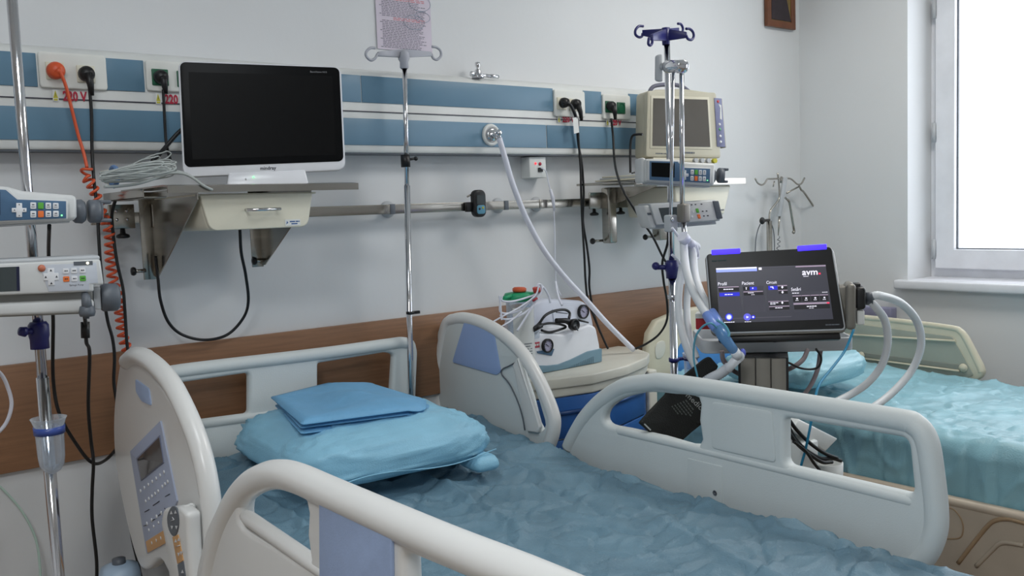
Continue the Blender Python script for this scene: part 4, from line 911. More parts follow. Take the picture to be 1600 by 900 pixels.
# ---- pillow and folded linen
def pillow_mesh(c, ux, uy, sx, sy, sz, seed, up=Vector((0,0,1)), n=56, e=.42, flat=.25):
    vs = []; m_ = n//2
    sp = lambda v, e_: math.copysign(abs(v)**e_, v)
    for j in range(m_+1):
        ph = -PI/2+PI*j/m_
        for i in range(n):
            th = 2*PI*i/n
            X = sp(math.cos(ph), .62)*sp(math.cos(th), e); Y = sp(math.cos(ph), .62)*sp(math.sin(th), e); Z = sp(math.sin(ph), .72)
            edge = max(abs(X), abs(Y)); zz = Z*(1-.16*edge**3)
            if zz < 0: zz *= .75
            p = Vector((X, Y, zz)); d = noise.noise(Vector((X*2.1, Y*2.1, Z*1.5+seed)))*.05+(1-abs(noise.noise(Vector((X*4+seed, Y*5, Z*4))))*2)**5*.05 if True else 0
            rd = 1-abs(noise.noise(Vector((X*3.2+seed, Y*4.5+X*1.4, Z*3))))*2.2; d = noise.noise(Vector((X*2.1, Y*2.1, Z*1.5+seed)))*.05+max(0, rd)**5*.06+max(0, 1-abs(noise.noise(Vector((X*7-seed, Y*8+X*2, Z*5))))*2.4)**6*.035
            vs.append(c+ux*(X*sx*(1+d*.5))+uy*(Y*sy*(1+d*.5))+up*((zz+d*(1 if zz > 0 else .2))*sz))
    fs = [(j*n+i, j*n+(i+1)%n, (j+1)*n+(i+1)%n, (j+1)*n+i) for j in range(m_) for i in range(n)]
    return MB().add(vs, fs, True)
a = math.radians(-4); ux = Vector((math.cos(a), math.sin(a), 0)); uy = Vector((-math.sin(a), math.cos(a), 0))
pc = Vector((1.195, -.435, .903))
pw = thing('pillow', 'plump pillow in a pale blue disposable cover on the front bed', 'pillow', (pc.x, pc.y, .845))
pillow_mesh(pc, ux, uy, .272, .285, .088, 1.7, n=96).build('pillow_cover', PILL, pw)
q = pc+ux*.212-uy*.250+Vector((0,0,-.05))
pillow_mesh(q, ux, uy, .035, .055, .026, 5.2, n=24).build('tucked_end', PILL, pw)
ed = [pc+ux*(.27*math.cos(t_))-uy*.287+Vector((0,0,-.022+.008*math.sin(t_*4))) for t_ in [PI*(i/14) for i in range(2, 13)]]
MB().tube(spline(ed, 3), .0016, 6).build('cover_seam', PILL, pw)
fl = thing('folded_linen', 'flat folded bright blue linen lying on the pillow', 'linen', (1.19, -.35, .965))
base = [P(427, 632, z=.985), P(466, 676, z=.985), P(673, 645, z=.985), P(676, 628, z=.985), P(600, 605, z=.985), P(497, 610, z=.985)]
base = [P(427, 634, z=.98), P(466, 680, z=.98), P(668, 650, z=.98), P(676, 634, z=.98), P(598, 606, z=.985), P(500, 613, z=.985)]
def cloth_layer(ring, z, th, seed, name):
    ring2 = fillet([Vector((p.x, p.y)) for p in ring], [.006, .012, .05, .03, .03, .02], 5); n = len(ring2); cx_ = sum(p.x for p in ring2)/n; cy_ = sum(p.y for p in ring2)/n
    vs = []; fs = []; K = 9
    for side in (0, 1):
        for kk in range(K+1):
            f_ = 1-kk/K if side == 0 else kk/K
            s_ = (1-(1-f_)) if side == 0 else f_
            for p in ring2:
                X, Y = cx_+(p.x-cx_)*s_, cy_+(p.y-cy_)*s_
                hgt = .022*noise.noise(Vector((X*7, Y*7, seed)))+.0035*noise.noise(Vector((X*24, Y*24, seed)))+(-.012 if True else 0)*(s_**3)*0
                zz = z + hgt + (th/2 if side == 0 else -th/2)*(1-s_**8*.85)
                vs.append(Vector((X, Y, zz)))
    # order: top rim->centre (side 0), centre->rim (side 1)
    R_ = 2*(K+1)
    for r_ in range(R_-1):
        if r_ == K: continue
        for i in range(n): fs.append((r_*n+i, r_*n+(i+1)%n, (r_+1)*n+(i+1)%n, (r_+1)*n+i))
    for i in range(n): fs.append(((R_-1)*n+i, (R_-1)*n+(i+1)%n, (i+1)%n, i))
    return MB().add(vs, fs, True).build(name, TOWEL, fl)
base2 = [base[0]+Vector((-.006,0,0)), base[1]+Vector((.006,-.006,0)), base[2]+Vector((-.004,0,0)), base[3]+Vector((-.012,.01,0)), base[4]+Vector((-.03,.02,0)), base[5]+Vector((.05,.02,0))]
cc = sum(base, Vector())/6
cloth_layer([p+Vector((.006, .002, 0)) for p in base], .978, .016, 1.0, 'linen_fold')
cloth_layer([cc+(p-cc)*.97 for p in base], .990, .009, 1.08, 'linen_fold')
cloth_layer(base2, 1.003, .019, 1.15, 'linen_fold')

# ============================================================ BEDSIDE CABINET AND SUCTION PUMPS
CZ = .95
cbt = thing('bedside_cabinet', 'bow-fronted bedside cabinet with white top and blue drawers between the beds', 'cabinet', (2.2, -.2, 0))
fpts = [P(a, b, z=CZ) for a, b in ((1015, 551), (1011, 558), (980, 571), (927, 584), (863, 592), (822, 595))]
rb = P(988, 543, z=CZ)
front = [Vector((p.x, p.y)) for p in fpts]
xlft = 1.845
plan = front+[Vector((xlft, front[-1].y+.03)), Vector((xlft, -.035)), Vector((rb.x, -.035)), Vector((rb.x+.01, rb.y))]
def slabz(name, mat, parent, plan, z0, z1, bevel):
    return plate(name, mat, parent, plan, [], z1-z0, (Vector((0,0,(z0+z1)/2)), Vector((1,0,0)), Vector((0,1,0)), Vector((0,0,1))), bevel)
def shrink(plan, d):
    n = len(plan); c = sum(plan, Vector((0,0)))/n; return [c+(p-c)*(1-d/(p-c).length) for p in plan]
big = fillet(plan, .012)
slabz('cabinet_top', BEIGE, cbt, big, CZ-.036, CZ, .006)
slabz('top_moulding', BEIGE, cbt, fillet(shrink(plan, .012), .01), CZ-.065, CZ-.034, .005)
inner = shrink(plan, .028)
slabz('body', GREYL, cbt, fillet(inner, .008), .1, CZ-.062, .003)
z1 = CZ-.068; fi = [p for p in shrink(plan, .022)[:6]]
for za, zb_, hn in ((z1-.135, z1, 'drawer'), (z1-.30, z1-.14, 'drawer'), (.13, z1-.305, 'door')):
    m = MB(); n = len(fi); o_ = []
    for k_, off in ((0, 0), (1, -.012)):
        for z in (za, zb_):
            for i_, p in enumerate(fi):
                dd = 1.0; o_.append(Vector((p.x - (.012 if i_ == 0 else 0), p.y+off+.004, z)))
    fs = []
    for i in range(n-1): fs += [(2*n+i, 2*n+i+1, 3*n+i+1, 3*n+i), (i, n+i, n+i+1, i+1), (i, i+1, 2*n+i+1, 2*n+i), (n+i, 3*n+i, 3*n+i+1, n+i+1)]
    fs += [(0, 2*n, 3*n, n), (n-1, 2*n-1, 4*n-1, 3*n-1)]
    d_ = m.add(o_, fs).build(hn, CABB, cbt, .002)
    MB().tube([Vector((p.x, p.y-.010, zb_-.05)) for p in fi[1:5]], .008, 8).build('handle', M('deep blue handle', (28, 66, 120), .4), d_)
pr_ = fi[0]; MB().bb(pr_.x-.015, pr_.x+.03, pr_.y-.028, pr_.y+.05, .1, CZ-.06).build('corner_post', BEIGE, cbt, .006)
for (a, b) in ((1.92, -.1), (2.45, -.1), (1.95, -.33), (2.42, -.25)): MB().cyl((a-.012, b, .05), (a+.012, b, .05), .05, 16).build('caster', GREYD, cbt)

def gauge(c, ax, r, parent):
    g = MB().lathe(c, [(.0001, -.01), (r*1.1, -.01), (r*1.12, .006), (r*.95, .009), (r*.88, .004)], ax, 28).build('gauge_rim', BLACK, parent)
    MB().lathe(c+ax*.0, [(r*.9, .003), (.0001, .003)], ax, 28).build('gauge_dial', M('dial violet', (176, 172, 196), .4), parent)
    e = ax.cross(Vector((0,0,1))).normalized(); u = e.cross(ax); t = MB()
    for k_ in range(9):
        a = math.radians(-40+k_*32); d = e*math.cos(a)+u*math.sin(a); t.tube([c+ax*.0042+d*r*.62, c+ax*.0042+d*r*.8], .0007, 4)
    t.tube([c+ax*.0045-(e*.7+u*.5)*r*.25, c+ax*.0045+(e*.7+u*.5)*r*.6], .0011, 5); t.build('gauge_needle', INK, parent)
# front pump: white shell with slate base. frame of its long side, facing the camera
sp_ = thing('suction_pump', 'white tabletop suction pump with slate base and a black plug on top', 'suction pump', P(890, 575, z=CZ))
B0 = P(857, 582, z=CZ); B1 = P(939, 566, z=CZ)       # base of the long face
du = (B1-B0); du.z = 0; Lw = du.length; du.normalize(); dn = Vector((du.y, -du.x, 0)); up = Vector((0,0,1))
def S(u, v, w): return B0+du*u+up*v+dn*w
def hz_(px, py, w=0):
    """u, v of a pixel on the long face plane"""
    v = ray(px, py); c = B0+dn*w; h = CAM+v*((c-CAM).dot(dn)/v.dot(dn)); d = h-B0; return d.dot(du), h.z-CZ
prof = [hz_(a, b) for a, b in ((824, 583), (940, 564), (938, 540), (932, 511), (921, 506), (905, 512), (880, 522), (868, 520), (838, 519), (826, 535), (822, 560))]
prof[0] = (prof[0][0], .0); prof[1] = (prof[1][0], .0)
DEP = .17
def extr(name, mat, parent, prof, w0, w1, bevel, fr=(B0, du, up, dn)):
    return plate(name, mat, parent, [Vector(p) for p in prof], [], abs(w1-w0), (fr[0]+fr[3]*((w0+w1)/2), fr[1], fr[2], fr[3]), bevel, 3)
extr('shell', GLOSSW, sp_, fillet(prof, .012, 3), -DEP, 0, .010)
pb_ = [hz_(a, b) for a, b in ((824, 584), (856, 585), (885, 580), (940, 565), (940, 544), (917, 549), (890, 562), (872, 569), (855, 571), (824, 571))]
extr('base', SLATE, sp_, fillet([(u, max(v, .001)) for u, v in pb_], .004, 2), -DEP-.002, .003, .003)
gl = MB()
for i in range(14):
    a = hz_(889+i*2.9, 577-i*.55+2, .003); b = hz_(889+i*2.9, 571-i*.9-i*.35+2, .003)
    gl.tube([S(a[0], max(a[1], .003), .0045), S(b[0], b[1]-.0, .0045)], .0009, 4)
gl.build('vent_ribs', M('slate dark', (84, 112, 126), .5), sp_)
gc = hz_(855, 540, .004); gauge(S(gc[0], gc[1], .004), dn, .021, sp_)
extr('gauge_plinth', M('gauge plinth blue', (72, 104, 134), .5), sp_, fillet([hz_(a, b, .002) for a, b in ((839, 549), (866, 545), (862, 556), (840, 552))], .002, 2), -.002, .0035, .001)
r0 = hz_(829, 537, .001); r1 = hz_(843, 542.5, .001)
rf = Flat(S(r0[0], r1[1], .0015), du, up, r1[0]-r0[0], abs(r0[1]-r1[1])+.002)
rf.slab('red_label', M('label red', (178, 60, 76), .5), sp_, 0, 1, 0, 1, 0, .0008); rf.ticks(MB(), .1, .95, .35, .7, .0012, 3, .75).build('label_print', HWHITE, sp_)
extr('top_handle', GLOSSW, sp_, fillet([hz_(a, b) for a, b in ((840, 520), (862, 512), (905, 508), (922, 507), (925, 514), (900, 517), (870, 525), (845, 526))], .006, 3), -.12, -.05, .008)
# clear filter cup beside the gauge
gc2 = hz_(838, 523, .0); MB().lathe(S(gc2[0], gc2[1]-.012, -.01), [(.016, 0), (.018, .004), (.018, .026), (.012, .034), (.0001, .035)], (0,0,1), 18).build('filter_cup', CLEAR, sp_)
# its black cord and plug lying on top
pk = bpy.data.objects.new('power_cord', None); COL.objects.link(pk); pk.parent = sp_; pk['label'] = 'coiled black cord with round plug'
Q = lambda a, b, w=.0: (lambda h: S(h[0], h[1], w))(hz_(a, b, w))
cable('cord', [Q(832, 514, -.03), Q(842, 506, -.02), Q(852, 493, -.02), Q(866, 486, -.03), Q(882, 484, -.04), Q(890, 489, -.04), Q(889, 498, -.03)], .0048, RUBBER, pk)
cable('cord_loop', [Q(833, 515, .0), Q(845, 508, .005), Q(860, 505, .005), Q(876, 507, .0), Q(884, 511, -.01), Q(872, 516, .0), Q(858, 519, .0), Q(846, 516, .0)], .0042, RUBBER, pk)
MB().tube([Q(833, 515, .005), Q(846, 508, .008)], .009, 10).build('cord_tie', BLACK, pk)
pcn = Q(897, 509, .012)
MB().lathe(pcn-dn*.012+up*.002, [(.0001, 0), (.018, 0), (.020, .006), (.020, .02), (.016, .024), (.013, .020), (.0001, .020)], (dn+Vector((0,0,.15))), 22).build('plug', BLACK, pk)
MB().tube([Q(869, 501, .005), Q(884, 501, .005), Q(893, 505, .0)], [.008, .0095, .012], 12).build('plug_body', BLACK, pk)
MB().tube([Q(903, 500, .0), Q(919, 504, .0)], [.0035, .003], 8).build('cord_end', BLACK, pk)
MB().tube([Q(869, 488, -.03), Q(887, 490, -.03)], .0018, 6).tube([pcn+dn*.010, pcn+dn*.018-up*.016], .002, 6).build('plug_pin', GREYD, pk)
# rear pump
rp = thing('rear_suction_pump', 'pale grey suction pump with one gauge standing behind the white suction pump', 'suction pump', P(880, 540, z=CZ))
WB = -.19
prof = [hz_(a, b, WB) for a, b in ((800, 580), (930, 556), (928, 505), (922, 480), (912, 470), (885, 468), (850, 467), (838, 472), (806, 500))]
prof[0] = (prof[0][0], 0); prof[1] = (prof[1][0], 0)
extr('shell', M('pump pale', (214, 218, 230), .35), rp, fillet(prof, .02, 4), WB-.10, WB, .012)
gc = hz_(911, 487, WB+.004); gauge(S(gc[0], gc[1], WB+.004), dn, .024, rp)
extr('front_plate', M('pump pale', (0,0,0)), rp, fillet([hz_(a, b, WB) for a, b in ((862, 482), (895, 478), (898, 505), (866, 512))], .006, 3), WB, WB+.004, .001)
# suction jar
jc = P(818, 530, y=-.235); jb = CZ; jt = P(815, 462, y=-.235).z; JX = P(812, 470, y=-.235).x; JY = -.235
k = thing('suction_jar', 'clear suction jar with green lid wound with white tubes on the cabinet', 'jar', (JX, JY, jb))
H = jt-jb
MB().lathe((JX, JY, jb), [(.001, .001), (.040, .001), (.043, .006), (.046, H-.03), (.046, H-.002), (.044, H-.002), (.044, H-.03), (.041, .008), (.001, .006)], (0,0,1), 30).build('jar', CLEAR, k)
MB().lathe((JX, JY, jb), [(.0001, .007), (.040, .007), (.0425, H*.45), (.0001, H*.45)], (0,0,1), 26).build('liner', M('milky liner', (140, 144, 142), .6), k)
MB().lathe((JX, JY, jb+H-.016), [(.047, 0), (.051, .003), (.052, .018), (.048, .026), (.03, .029), (.0001, .03)], (0,0,1), 30).build('lid', GREENL, k)
MB().tube([(JX-.03, JY-.01, jb+H+.006), (JX-.06, JY-.015, jb+H+.002), (JX-.082, JY-.02, jb+H)], [.008, .006, .0075], 10).build('lid_spout', GREENL, k)
MB().lathe((JX-.008, JY-.01, jb+H+.014), [(.0001, 0), (.020, 0), (.023, .004), (.023, .012), (.017, .016), (.0001, .017)], (.05,0,1), 22).build('orange_cap', M('cap orange', (206, 92, 54), .45), k)
MB().lathe((JX, JY, jb), [(.0436, .018), (.0462, H-.03)], (0,0,1), 30)
lab = []
for i in range(9):
    a = math.radians(200+i*13); lab.append((JX+.0468*math.cos(a), JY+.0468*math.sin(a)))
m = MB(); m.add([(x_, y_, jb+.03) for x_, y_ in lab]+[(x_, y_, jb+H-.035) for x_, y_ in lab], [(i, i+1, 10+i, 9+i) for i in range(8)], True); m.build('jar_label', HWHITE, k)
m = MB()
for r_ in range(9):
    z = jb+.04+r_*.0085; m.add([(JX+.0474*math.cos(math.radians(207+j*9)), JY+.0474*math.sin(math.radians(207+j*9)), z+dz) for dz in (0, .0025) for j in range(9)], [(j, j+1, 10+j, 9+j) for j in range(8) if (j*7+r_*3) % 5])
m.build('label_print', GREYD, k)
tb = thing('suction_tubing', 'bundle of thin clear and white tubes looped round the suction jar', 'tubes', (JX+.03, JY-.06, CZ))
G = lambda a, b, d=0: P(a, b, y=-.29+d)
for i, pts in enumerate([[(784, 463), (785, 470), (800, 471), (820, 466), (838, 459), (846, 450)], [(781, 477), (782, 487), (792, 490), (812, 485), (832, 467), (845, 452)], [(782, 492), (786, 498), (800, 498), (822, 487), (838, 470), (848, 448)],
                  [(808, 517), (822, 495), (836, 472), (846, 455), (845, 444)], [(770, 503), (786, 494), (812, 480), (836, 462), (842, 446)], [(784, 510), (800, 500), (815, 487)], [(780, 462), (782, 475), (783, 490), (784, 500)]]):
    cable('tube', [G(a, b, -.004*i) for a, b in pts], .0034 if i < 4 else .0028, HOSE, tb)
cable('tube_loop', [G(836, 470), G(838, 450), G(842, 444), G(850, 450), G(857, 462), G(860, 473)], .0036, HOSE, tb)
MB().tube([G(836, 449), G(838, 457)], .009, 10).tube([G(840, 450, -.01), G(841, 456, -.01)], .008, 10).build('red_connector', M('connector red', (196, 66, 52), .45), tb)
MB().tube([G(833, 470, -.02), G(839, 466, -.02)], .004, 8).build('red_sleeve', M('sleeve red', (160, 40, 50), .5), tb)
cable('tube', [P(868, 440, y=-.2), P(870, 455, y=-.22), P(874, 468, y=-.25), P(878, 477, y=-.27)], .004, HOSE, tb)

# ============================================================ SHELF 2 WITH THE OLDER MONITOR
YF2 = -.36
s2 = thing('wall_shelf', 'small steel wall shelf carrying the older beige monitor', 'shelf', (2.7, -.06, 1.35))
xa = P(900, 287, y=-.06).x; xb = P(1165, 290, y=YF2).x
ma = MB().bb(xa, xb, YF2, -.062, SZ-.012, SZ-.004).build('shelf_board', STEEL, s2, .001)
MB().bb(xa, xb, YF2-.002, YF2+.006, SZ-.024, SZ).build('front_lip', STEEL, s2, .001)
bx = P(952, 340, y=-.08)
m = MB().bb(bx.x-.02, bx.x+.022, -.10, -.058, P(952, 380, y=-.08).z, SZ-.02); m.build('bracket', STEEL, s2, .006)
MB().add([(bx.x+.018, -.07, SZ-.02), (bx.x+.018, YF2+.04, SZ-.02), (bx.x+.018, -.07, SZ-.09), (bx.x+.021, -.07, SZ-.02), (bx.x+.021, YF2+.04, SZ-.02), (bx.x+.021, -.07, SZ-.09)], [(0,1,2),(5,4,3),(0,3,4,1),(1,4,5,2),(2,5,3,0)]).build('bracket_web', STEEL, s2)
MB().bb(bx.x-.09, bx.x+.11, -.072, -.064, 1.487, 1.548).build('clamp_plate', STEEL, s2, .002)
knob_down(bx.x-.07, -.072, 1.487, s2); knob_down(bx.x+.07, -.072, 1.487, s2); foot_knob(bx.x-.03, P(940, 376, y=-.07).z, s2, .05)
b2 = P(1036, 360, y=-.09); MB().bb(b2.x-.03, b2.x+.02, -.10, -.058, P(1036, 375, y=-.09).z, SZ-.02).build('bracket', STEEL, s2, .004)
foot_knob(b2.x-.03, P(1018, 370, y=-.07).z, s2, .05)
# papers and leads on the shelf's end
for i, (z_, r_, mt_) in enumerate(((.0, 3, CREAM), (.007, -4, GREYL), (.014, 6, CREAM))):
    a = math.radians(r_); u = Vector((math.cos(a), math.sin(a), 0)); v_ = Vector((-math.sin(a), math.cos(a), 0)); c = P(958+i*4, 284, z=SZ); c = Vector((2.50+.01*i, -.2, SZ+z_+.0035))
    o = MB().box(c, (.16-.02*i, .22, .006), (u, v_, Vector((0,0,1)))).build('flat_tray' if i == 0 else 'booklet', mt_, None, .002)
    tag(o, ('cream flat tray lying lowest in the little pile on the small shelf', 'grey booklet in the middle of the little pile on the small shelf', 'cream booklet topmost of the little pile on the small shelf')[i], 'tray' if i == 0 else 'booklet')
k = cable('thin_black_lead', [Vector((2.44, -.26, SZ+.025)), Vector((2.50, -.22, SZ+.03)), Vector((2.54, -.25, SZ+.04)), Vector((2.56, -.2, SZ+.028)), Vector((2.6, -.22, SZ+.025))], .0025, RUBBER)
tag(k, 'thin black lead curled on the papers on the small shelf', 'cable')
# drawer box under shelf 2
yy = YF2+.02
p0 = P(1078, 296, y=yy); p1 = P(1143, 296, y=yy); p2 = P(1132, 335, y=yy)
dd = bpy.data.objects.new('drawer', None); COL.objects.link(dd); dd.parent = s2; dd['label'] = 'cream plastic drawer box'
X_0 = P(975, 300, y=-.09).x
MB().hexa([(X_0+.02, yy, p2.z), (p2.x, yy, p2.z), (p1.x, yy, SZ-.026), (X_0, yy, SZ-.026)], [(X_0+.02, -.09, p2.z), (p2.x, -.09, p2.z), (p1.x, -.09, SZ-.026), (X_0, -.09, SZ-.026)]).build('body', CREAM, dd, .008, bseg=3)
hh = P(1127, 328, y=yy-.01); MB().tube([(hh.x-.08, yy-.02, hh.z), (hh.x-.0, yy-.02, hh.z)], .0035, 8).tube([(hh.x, yy, hh.z), (hh.x, yy-.02, hh.z)], .0035, 8).build('handle', CHROME, dd)
# monitor 2
f = Face((2.72, -.24, 1.75), 14, 2, (1012, 141.5), (1119, 144.5), (1126.5, 247), (1009.5, 245))
m2 = thing('older_patient_monitor', 'older beige patient monitor with a lilac key strip on the small wall shelf', 'monitor', atz(f.p(.5, 0, -.08), SZ))
MS = M('aged beige plastic', (188, 184, 166), .45, 0, .03)
f.poly('rear_housing', MS, m2, [(.0, .0), (1.0, 0), (.98, .95), (.5, 1.03), (.0, 1)], -.085, -.022, .012)
rim = fplate(f, 'front_bezel', MS, m2, 0, 1, 0, 1.0, .01, .024, -.012, .004)
f.poly('top_ridge', MS, m2, [(.02, .97), (.98, .97), (.9, 1.0), (.5, 1.045), (.12, 1.02)], -.022, -.002, .003)
f.slab('screen_frame', M('bezel light', (206, 202, 184), .4), m2, .045, .885, .13, .925, 0, .002, .001)
f.slab('display', M('off screen brown grey', (88, 84, 78), .25), m2, .075, .855, .165, .885, .002, .003)
ks = Face((2.72, -.24, 1.75), 14, 2, (1115.5, 153), (1127, 154), (1133, 230), (1120, 229))
ks.slab('key_strip', M('lilac membrane', (126, 130, 164), .45), m2, 0, 1, 0, 1, -.012, .003, .001)
ks.slab('strip_side', MS, m2, .95, 1.12, -.01, 1.0, -.03, .0015, .002)
for v_, mt_ in ((.93, M('alarm red', (200, 60, 60), .4)), (.46, BTN), (.36, M('key green', (96, 170, 120), .4)), (.22, BTN), (.1, BTN)):
    MB().lathe(ks.p(.45, v_, .003), [(.0055, 0), (.005, .0015), (.0001, .002)], ks.n, 12).build('key', mt_, m2)
ks.poly('white_stripe', HWHITE, m2, [(.55, .58), (.8, .56), (.85, .86), (.5, .88), (.7, .8), (.62, .7)], .003, .0036)
t = MB(); f.ticks(t, .12, .27, .045, .06, .001, 5, .8); f.ticks(t, .46, .64, .06, .085, .001, 6, .85); t.build('maker_print', GREYD, m2)
hd = [f.p(.18, .985, -.08), f.p(.22, 1.09, -.08), f.p(.30, 1.14, -.08), f.p(.5, 1.16, -.08), f.p(.66, 1.14, -.08), f.p(.78, 1.06, -.08), f.p(.82, .985, -.08)]
MB().tube(spline(hd, 5), .008, 10).build('carry_handle', M('handle slate', (104, 106, 124), .5), m2)
f.poly('foot_block', CREAM, m2, [(.1, -.07), (.96, -.07), (.96, .0), (.1, .0)], -.11, -.004, .003)
for i in range(4): 
    q = f.p(.62+i*.085, -.05, .006); MB().cyl(q, q+f.n*.015, .009, 12).build('connector', GREYL if i < 3 else YEL, m2)
q0 = P(1001, 211, y=-.18)
k = cable('monitor_side_cord', [P(1004, 210, y=-.22), P(996, 210, y=-.2), P(988, 213, y=-.18), P(985, 228, y=-.17), P(985, 270, y=-.17)], .0045, RUBBER); tag(k, 'short black cord plugged into the side of the older monitor', 'cable')

# ============================================================ PUMP STAND BETWEEN THE BEDS
pa = P(1045, 200, y=-.6); PX = pa.x
k = thing('infusion_stand', 'chrome infusion stand with navy four-hook head between the beds', 'infusion stand', (PX, -.6, 0))
cz = P(1047, 418, y=-.6).z; zt_ = P(1040, 68, y=-.6).z
MB().cyl((PX, -.6, .05), (PX, -.6, cz), .0125, 18).build('lower_tube', CHROME, k)
MB().cyl((PX, -.6, cz), (PX, -.6, zt_), .0095, 18).build('upper_tube', CHROME, k)
MB().lathe((PX, -.6, cz-.035), [(.014, 0), (.019, 0), (.019, .02), (.022, .026), (.022, .05), (.016, .058), (.009, .058)], (0,0,1), 20).build('height_clamp', NAVY, k)
MB().cyl((PX, -.6, cz), (PX-.038, -.57, cz+.002), .008, 12).ball((PX-.04, -.568, cz+.006), .013).build('clamp_screw', NAVY, k)
c = P(1050, 462, y=-.6); MB().lathe((PX, -.6, c.z-.012), [(.0125, 0), (.0165, .002), (.0165, .014), (.0125, .016)], (0,0,1), 18).build('collar', CHROME, k)
c = P(1054, 562, y=-.6); MB().cyl((PX, -.6, c.z-.006), (PX, -.6, c.z+.006), .017, 14).cyl((PX, -.6, c.z), (PX+.04, -.62, c.z+.003), .006, 10).build('cup_ring', NAVY, k)
MB().lathe((PX+.045, -.63, c.z-.12), [(.012, 0), (.019, .01), (.021, .11), (.026, .14), (.024, .14), (.019, .11), (.017, .012), (.001, .004)], (0,0,1), 18).build('cup', CLEAR, k)
MB().lathe((PX+.045, -.63, c.z-.004), [(.021, 0), (.023, .001), (.023, .014), (.021, .015)], (0,0,1), 18).build('cup_band', NAVY, k)
hd = MB(); z0 = P(1040, 60, y=-.6).z
MB().lathe((PX-.004, -.6, zt_-.004), [(.012, 0), (.013, .02), (.013, .052), (.003, .054)], (0,0,1), 16).build('head_socket', NAVY, k)
def arm(px, py, yy):
    q0 = Vector((PX-.004, -.6, z0+.018)); q1 = P(px, py, y=yy); d = (q1-q0); s_ = Vector((d.y, -d.x, 0)).normalized()*.005
    MB().hexa([q0-s_+Vector((0,0,-.026)), q1-s_+Vector((0,0,-.010)), q1-s_+Vector((0,0,.008)), q0-s_+Vector((0,0,.012))], [q0+s_+Vector((0,0,-.026)), q1+s_+Vector((0,0,-.010)), q1+s_+Vector((0,0,.008)), q0+s_+Vector((0,0,.012))]).build('hook_arm', NAVY, k, .002)
for (q, yy, pts) in (((1004, 51), -.53, [(1004, 52), (1003, 57), (998, 58), (993, 54), (993, 47), (998, 41), (1005, 41)]), ((1073, 54), -.66, [(1072, 55), (1075, 61), (1081, 62), (1084, 56), (1082, 49), (1077, 45), (1072, 45)]),
                     ((1059, 47), -.52, [(1062, 53), (1066, 50), (1067, 44), (1064, 38), (1059, 37)]), ((1018, 58), -.68, [(1019, 60), (1019, 67), (1016, 71), (1013, 68), (1014, 59)])):
    arm(q[0], q[1], yy); hook(pts, yy, .0042, NAVY, k)
base = MB()
for i in range(5):
    a = 2*PI*i/5+.5; base.tube([(PX, -.6, .09), (PX+.24*math.cos(a), -.6+.24*math.sin(a), .06)], .012, 8)
base.build('foot_star', CHROME, k)
for i in range(5):
    a = 2*PI*i/5+.5; MB().cyl((PX+.24*math.cos(a)-.01, -.6+.24*math.sin(a), .025), (PX+.24*math.cos(a)+.01, -.6+.24*math.sin(a), .025), .025, 14).build('caster', BLACK, k)
o, f = pump_blue('syringe pump with blue keypad on the infusion stand under the older monitor', (2.2, -.69, 1.55), 32, (1015, 251.5), (1110, 254), (1109, 286), (1015, 281), (1.10, .4, 1.2), (1.26, .45, 1.42))
f.slab('left_cheek', PUMPW, o, -.10, -.02, -.15, 1.2, -.11, -.03, .006)
o, f = pump_grey('grey-faced syringe pump, the lower one on the infusion stand between the beds', (2.2, -.69, 1.45), 28, (1016, 318), (1120, 312), (1128, 345), (1027, 353), 1)
f.slab('left_cheek', PUMPW, o, -.09, .0, -.1, .93, -.11, -.01, .006)
MB().add([f.p(-.08,.5,-.008), f.p(-.02,.5,-.008), f.p(-.02,.6,-.008), f.p(-.08,.6,-.008)], [(0,1,2,3)]).build('cheek_print', GREYD, o)

# ============================================================ VENTILATOR
VN = Vector((-.81, -.586, 0)).normalized()
vf = Face((2.15, -1.09, 1.24), 54, 12, (1103, 397.5), (1300, 386), (1321, 515), (1113, 521))
ve = thing('ventilator', 'ventilator on a trolley with lit touch screen and blue alarm lights', 'ventilator', (2.22, -1.02, 0))
fplate(vf, 'housing', TAUPE, ve, -.012, 1.012, -.035, 1.0, .016, .03, -.017, .006)
fplate(vf, 'bezel_rim', GREYL, ve, -.004, 1.004, -.008, 1.0, .012, .006, -.002, .002)
fplate(vf, 'bezel', BLACK, ve, .006, .993, .012, 1.0, .008, .004, .001, .001)
vf.slab('rear_housing', TAUPE, ve, .06, .95, .02, .9, -.10, -.03, .01)
SB = M('screen slate glow', (58, 58, 70), .3, 0, .01, emit=.55)
# screen coordinates measured on the photo: zoom box 1080..1340 x 380..540
def g2(px, py):
    """u, v on the bezel of a pixel"""
    v = ray(px, py); c = vf.q[3]; h = CAM+v*((c-CAM).dot(vf.n)/v.dot(vf.n))
    # invert the near-rectangle numerically
    u, w = .5, .5
    for _ in range(20):
        e = h-vf.p(u, w); du_ = vf.p(u+.01, w)-vf.p(u-.01, w); dv_ = vf.p(u, w+.01)-vf.p(u, w-.01)
        u += e.dot(du_)/du_.length_squared*.02; w += e.dot(dv_)/dv_.length_squared*.02
    return u, w
Z = lambda a, b: (1080+a/5.623, 380+b/5.625)
def scr(name, mat, pts, w, par=None, zoomed=True):
    pp = [g2(*(Z(*p) if zoomed else p)) for p in pts]; m = MB(); m.add([vf.p(u, v_, w) for u, v_ in pp], [tuple(range(len(pp)))]); return m.build(name, mat, par or ve)
W1 = .0036
sc_ = scr('display', SB, [(218, 222), (1180, 188), (1248, 668), (248, 705)], .0034)
def E_(name, rgb, s=1.0): return M(name, rgb, .5, 0, .0, emit=s)
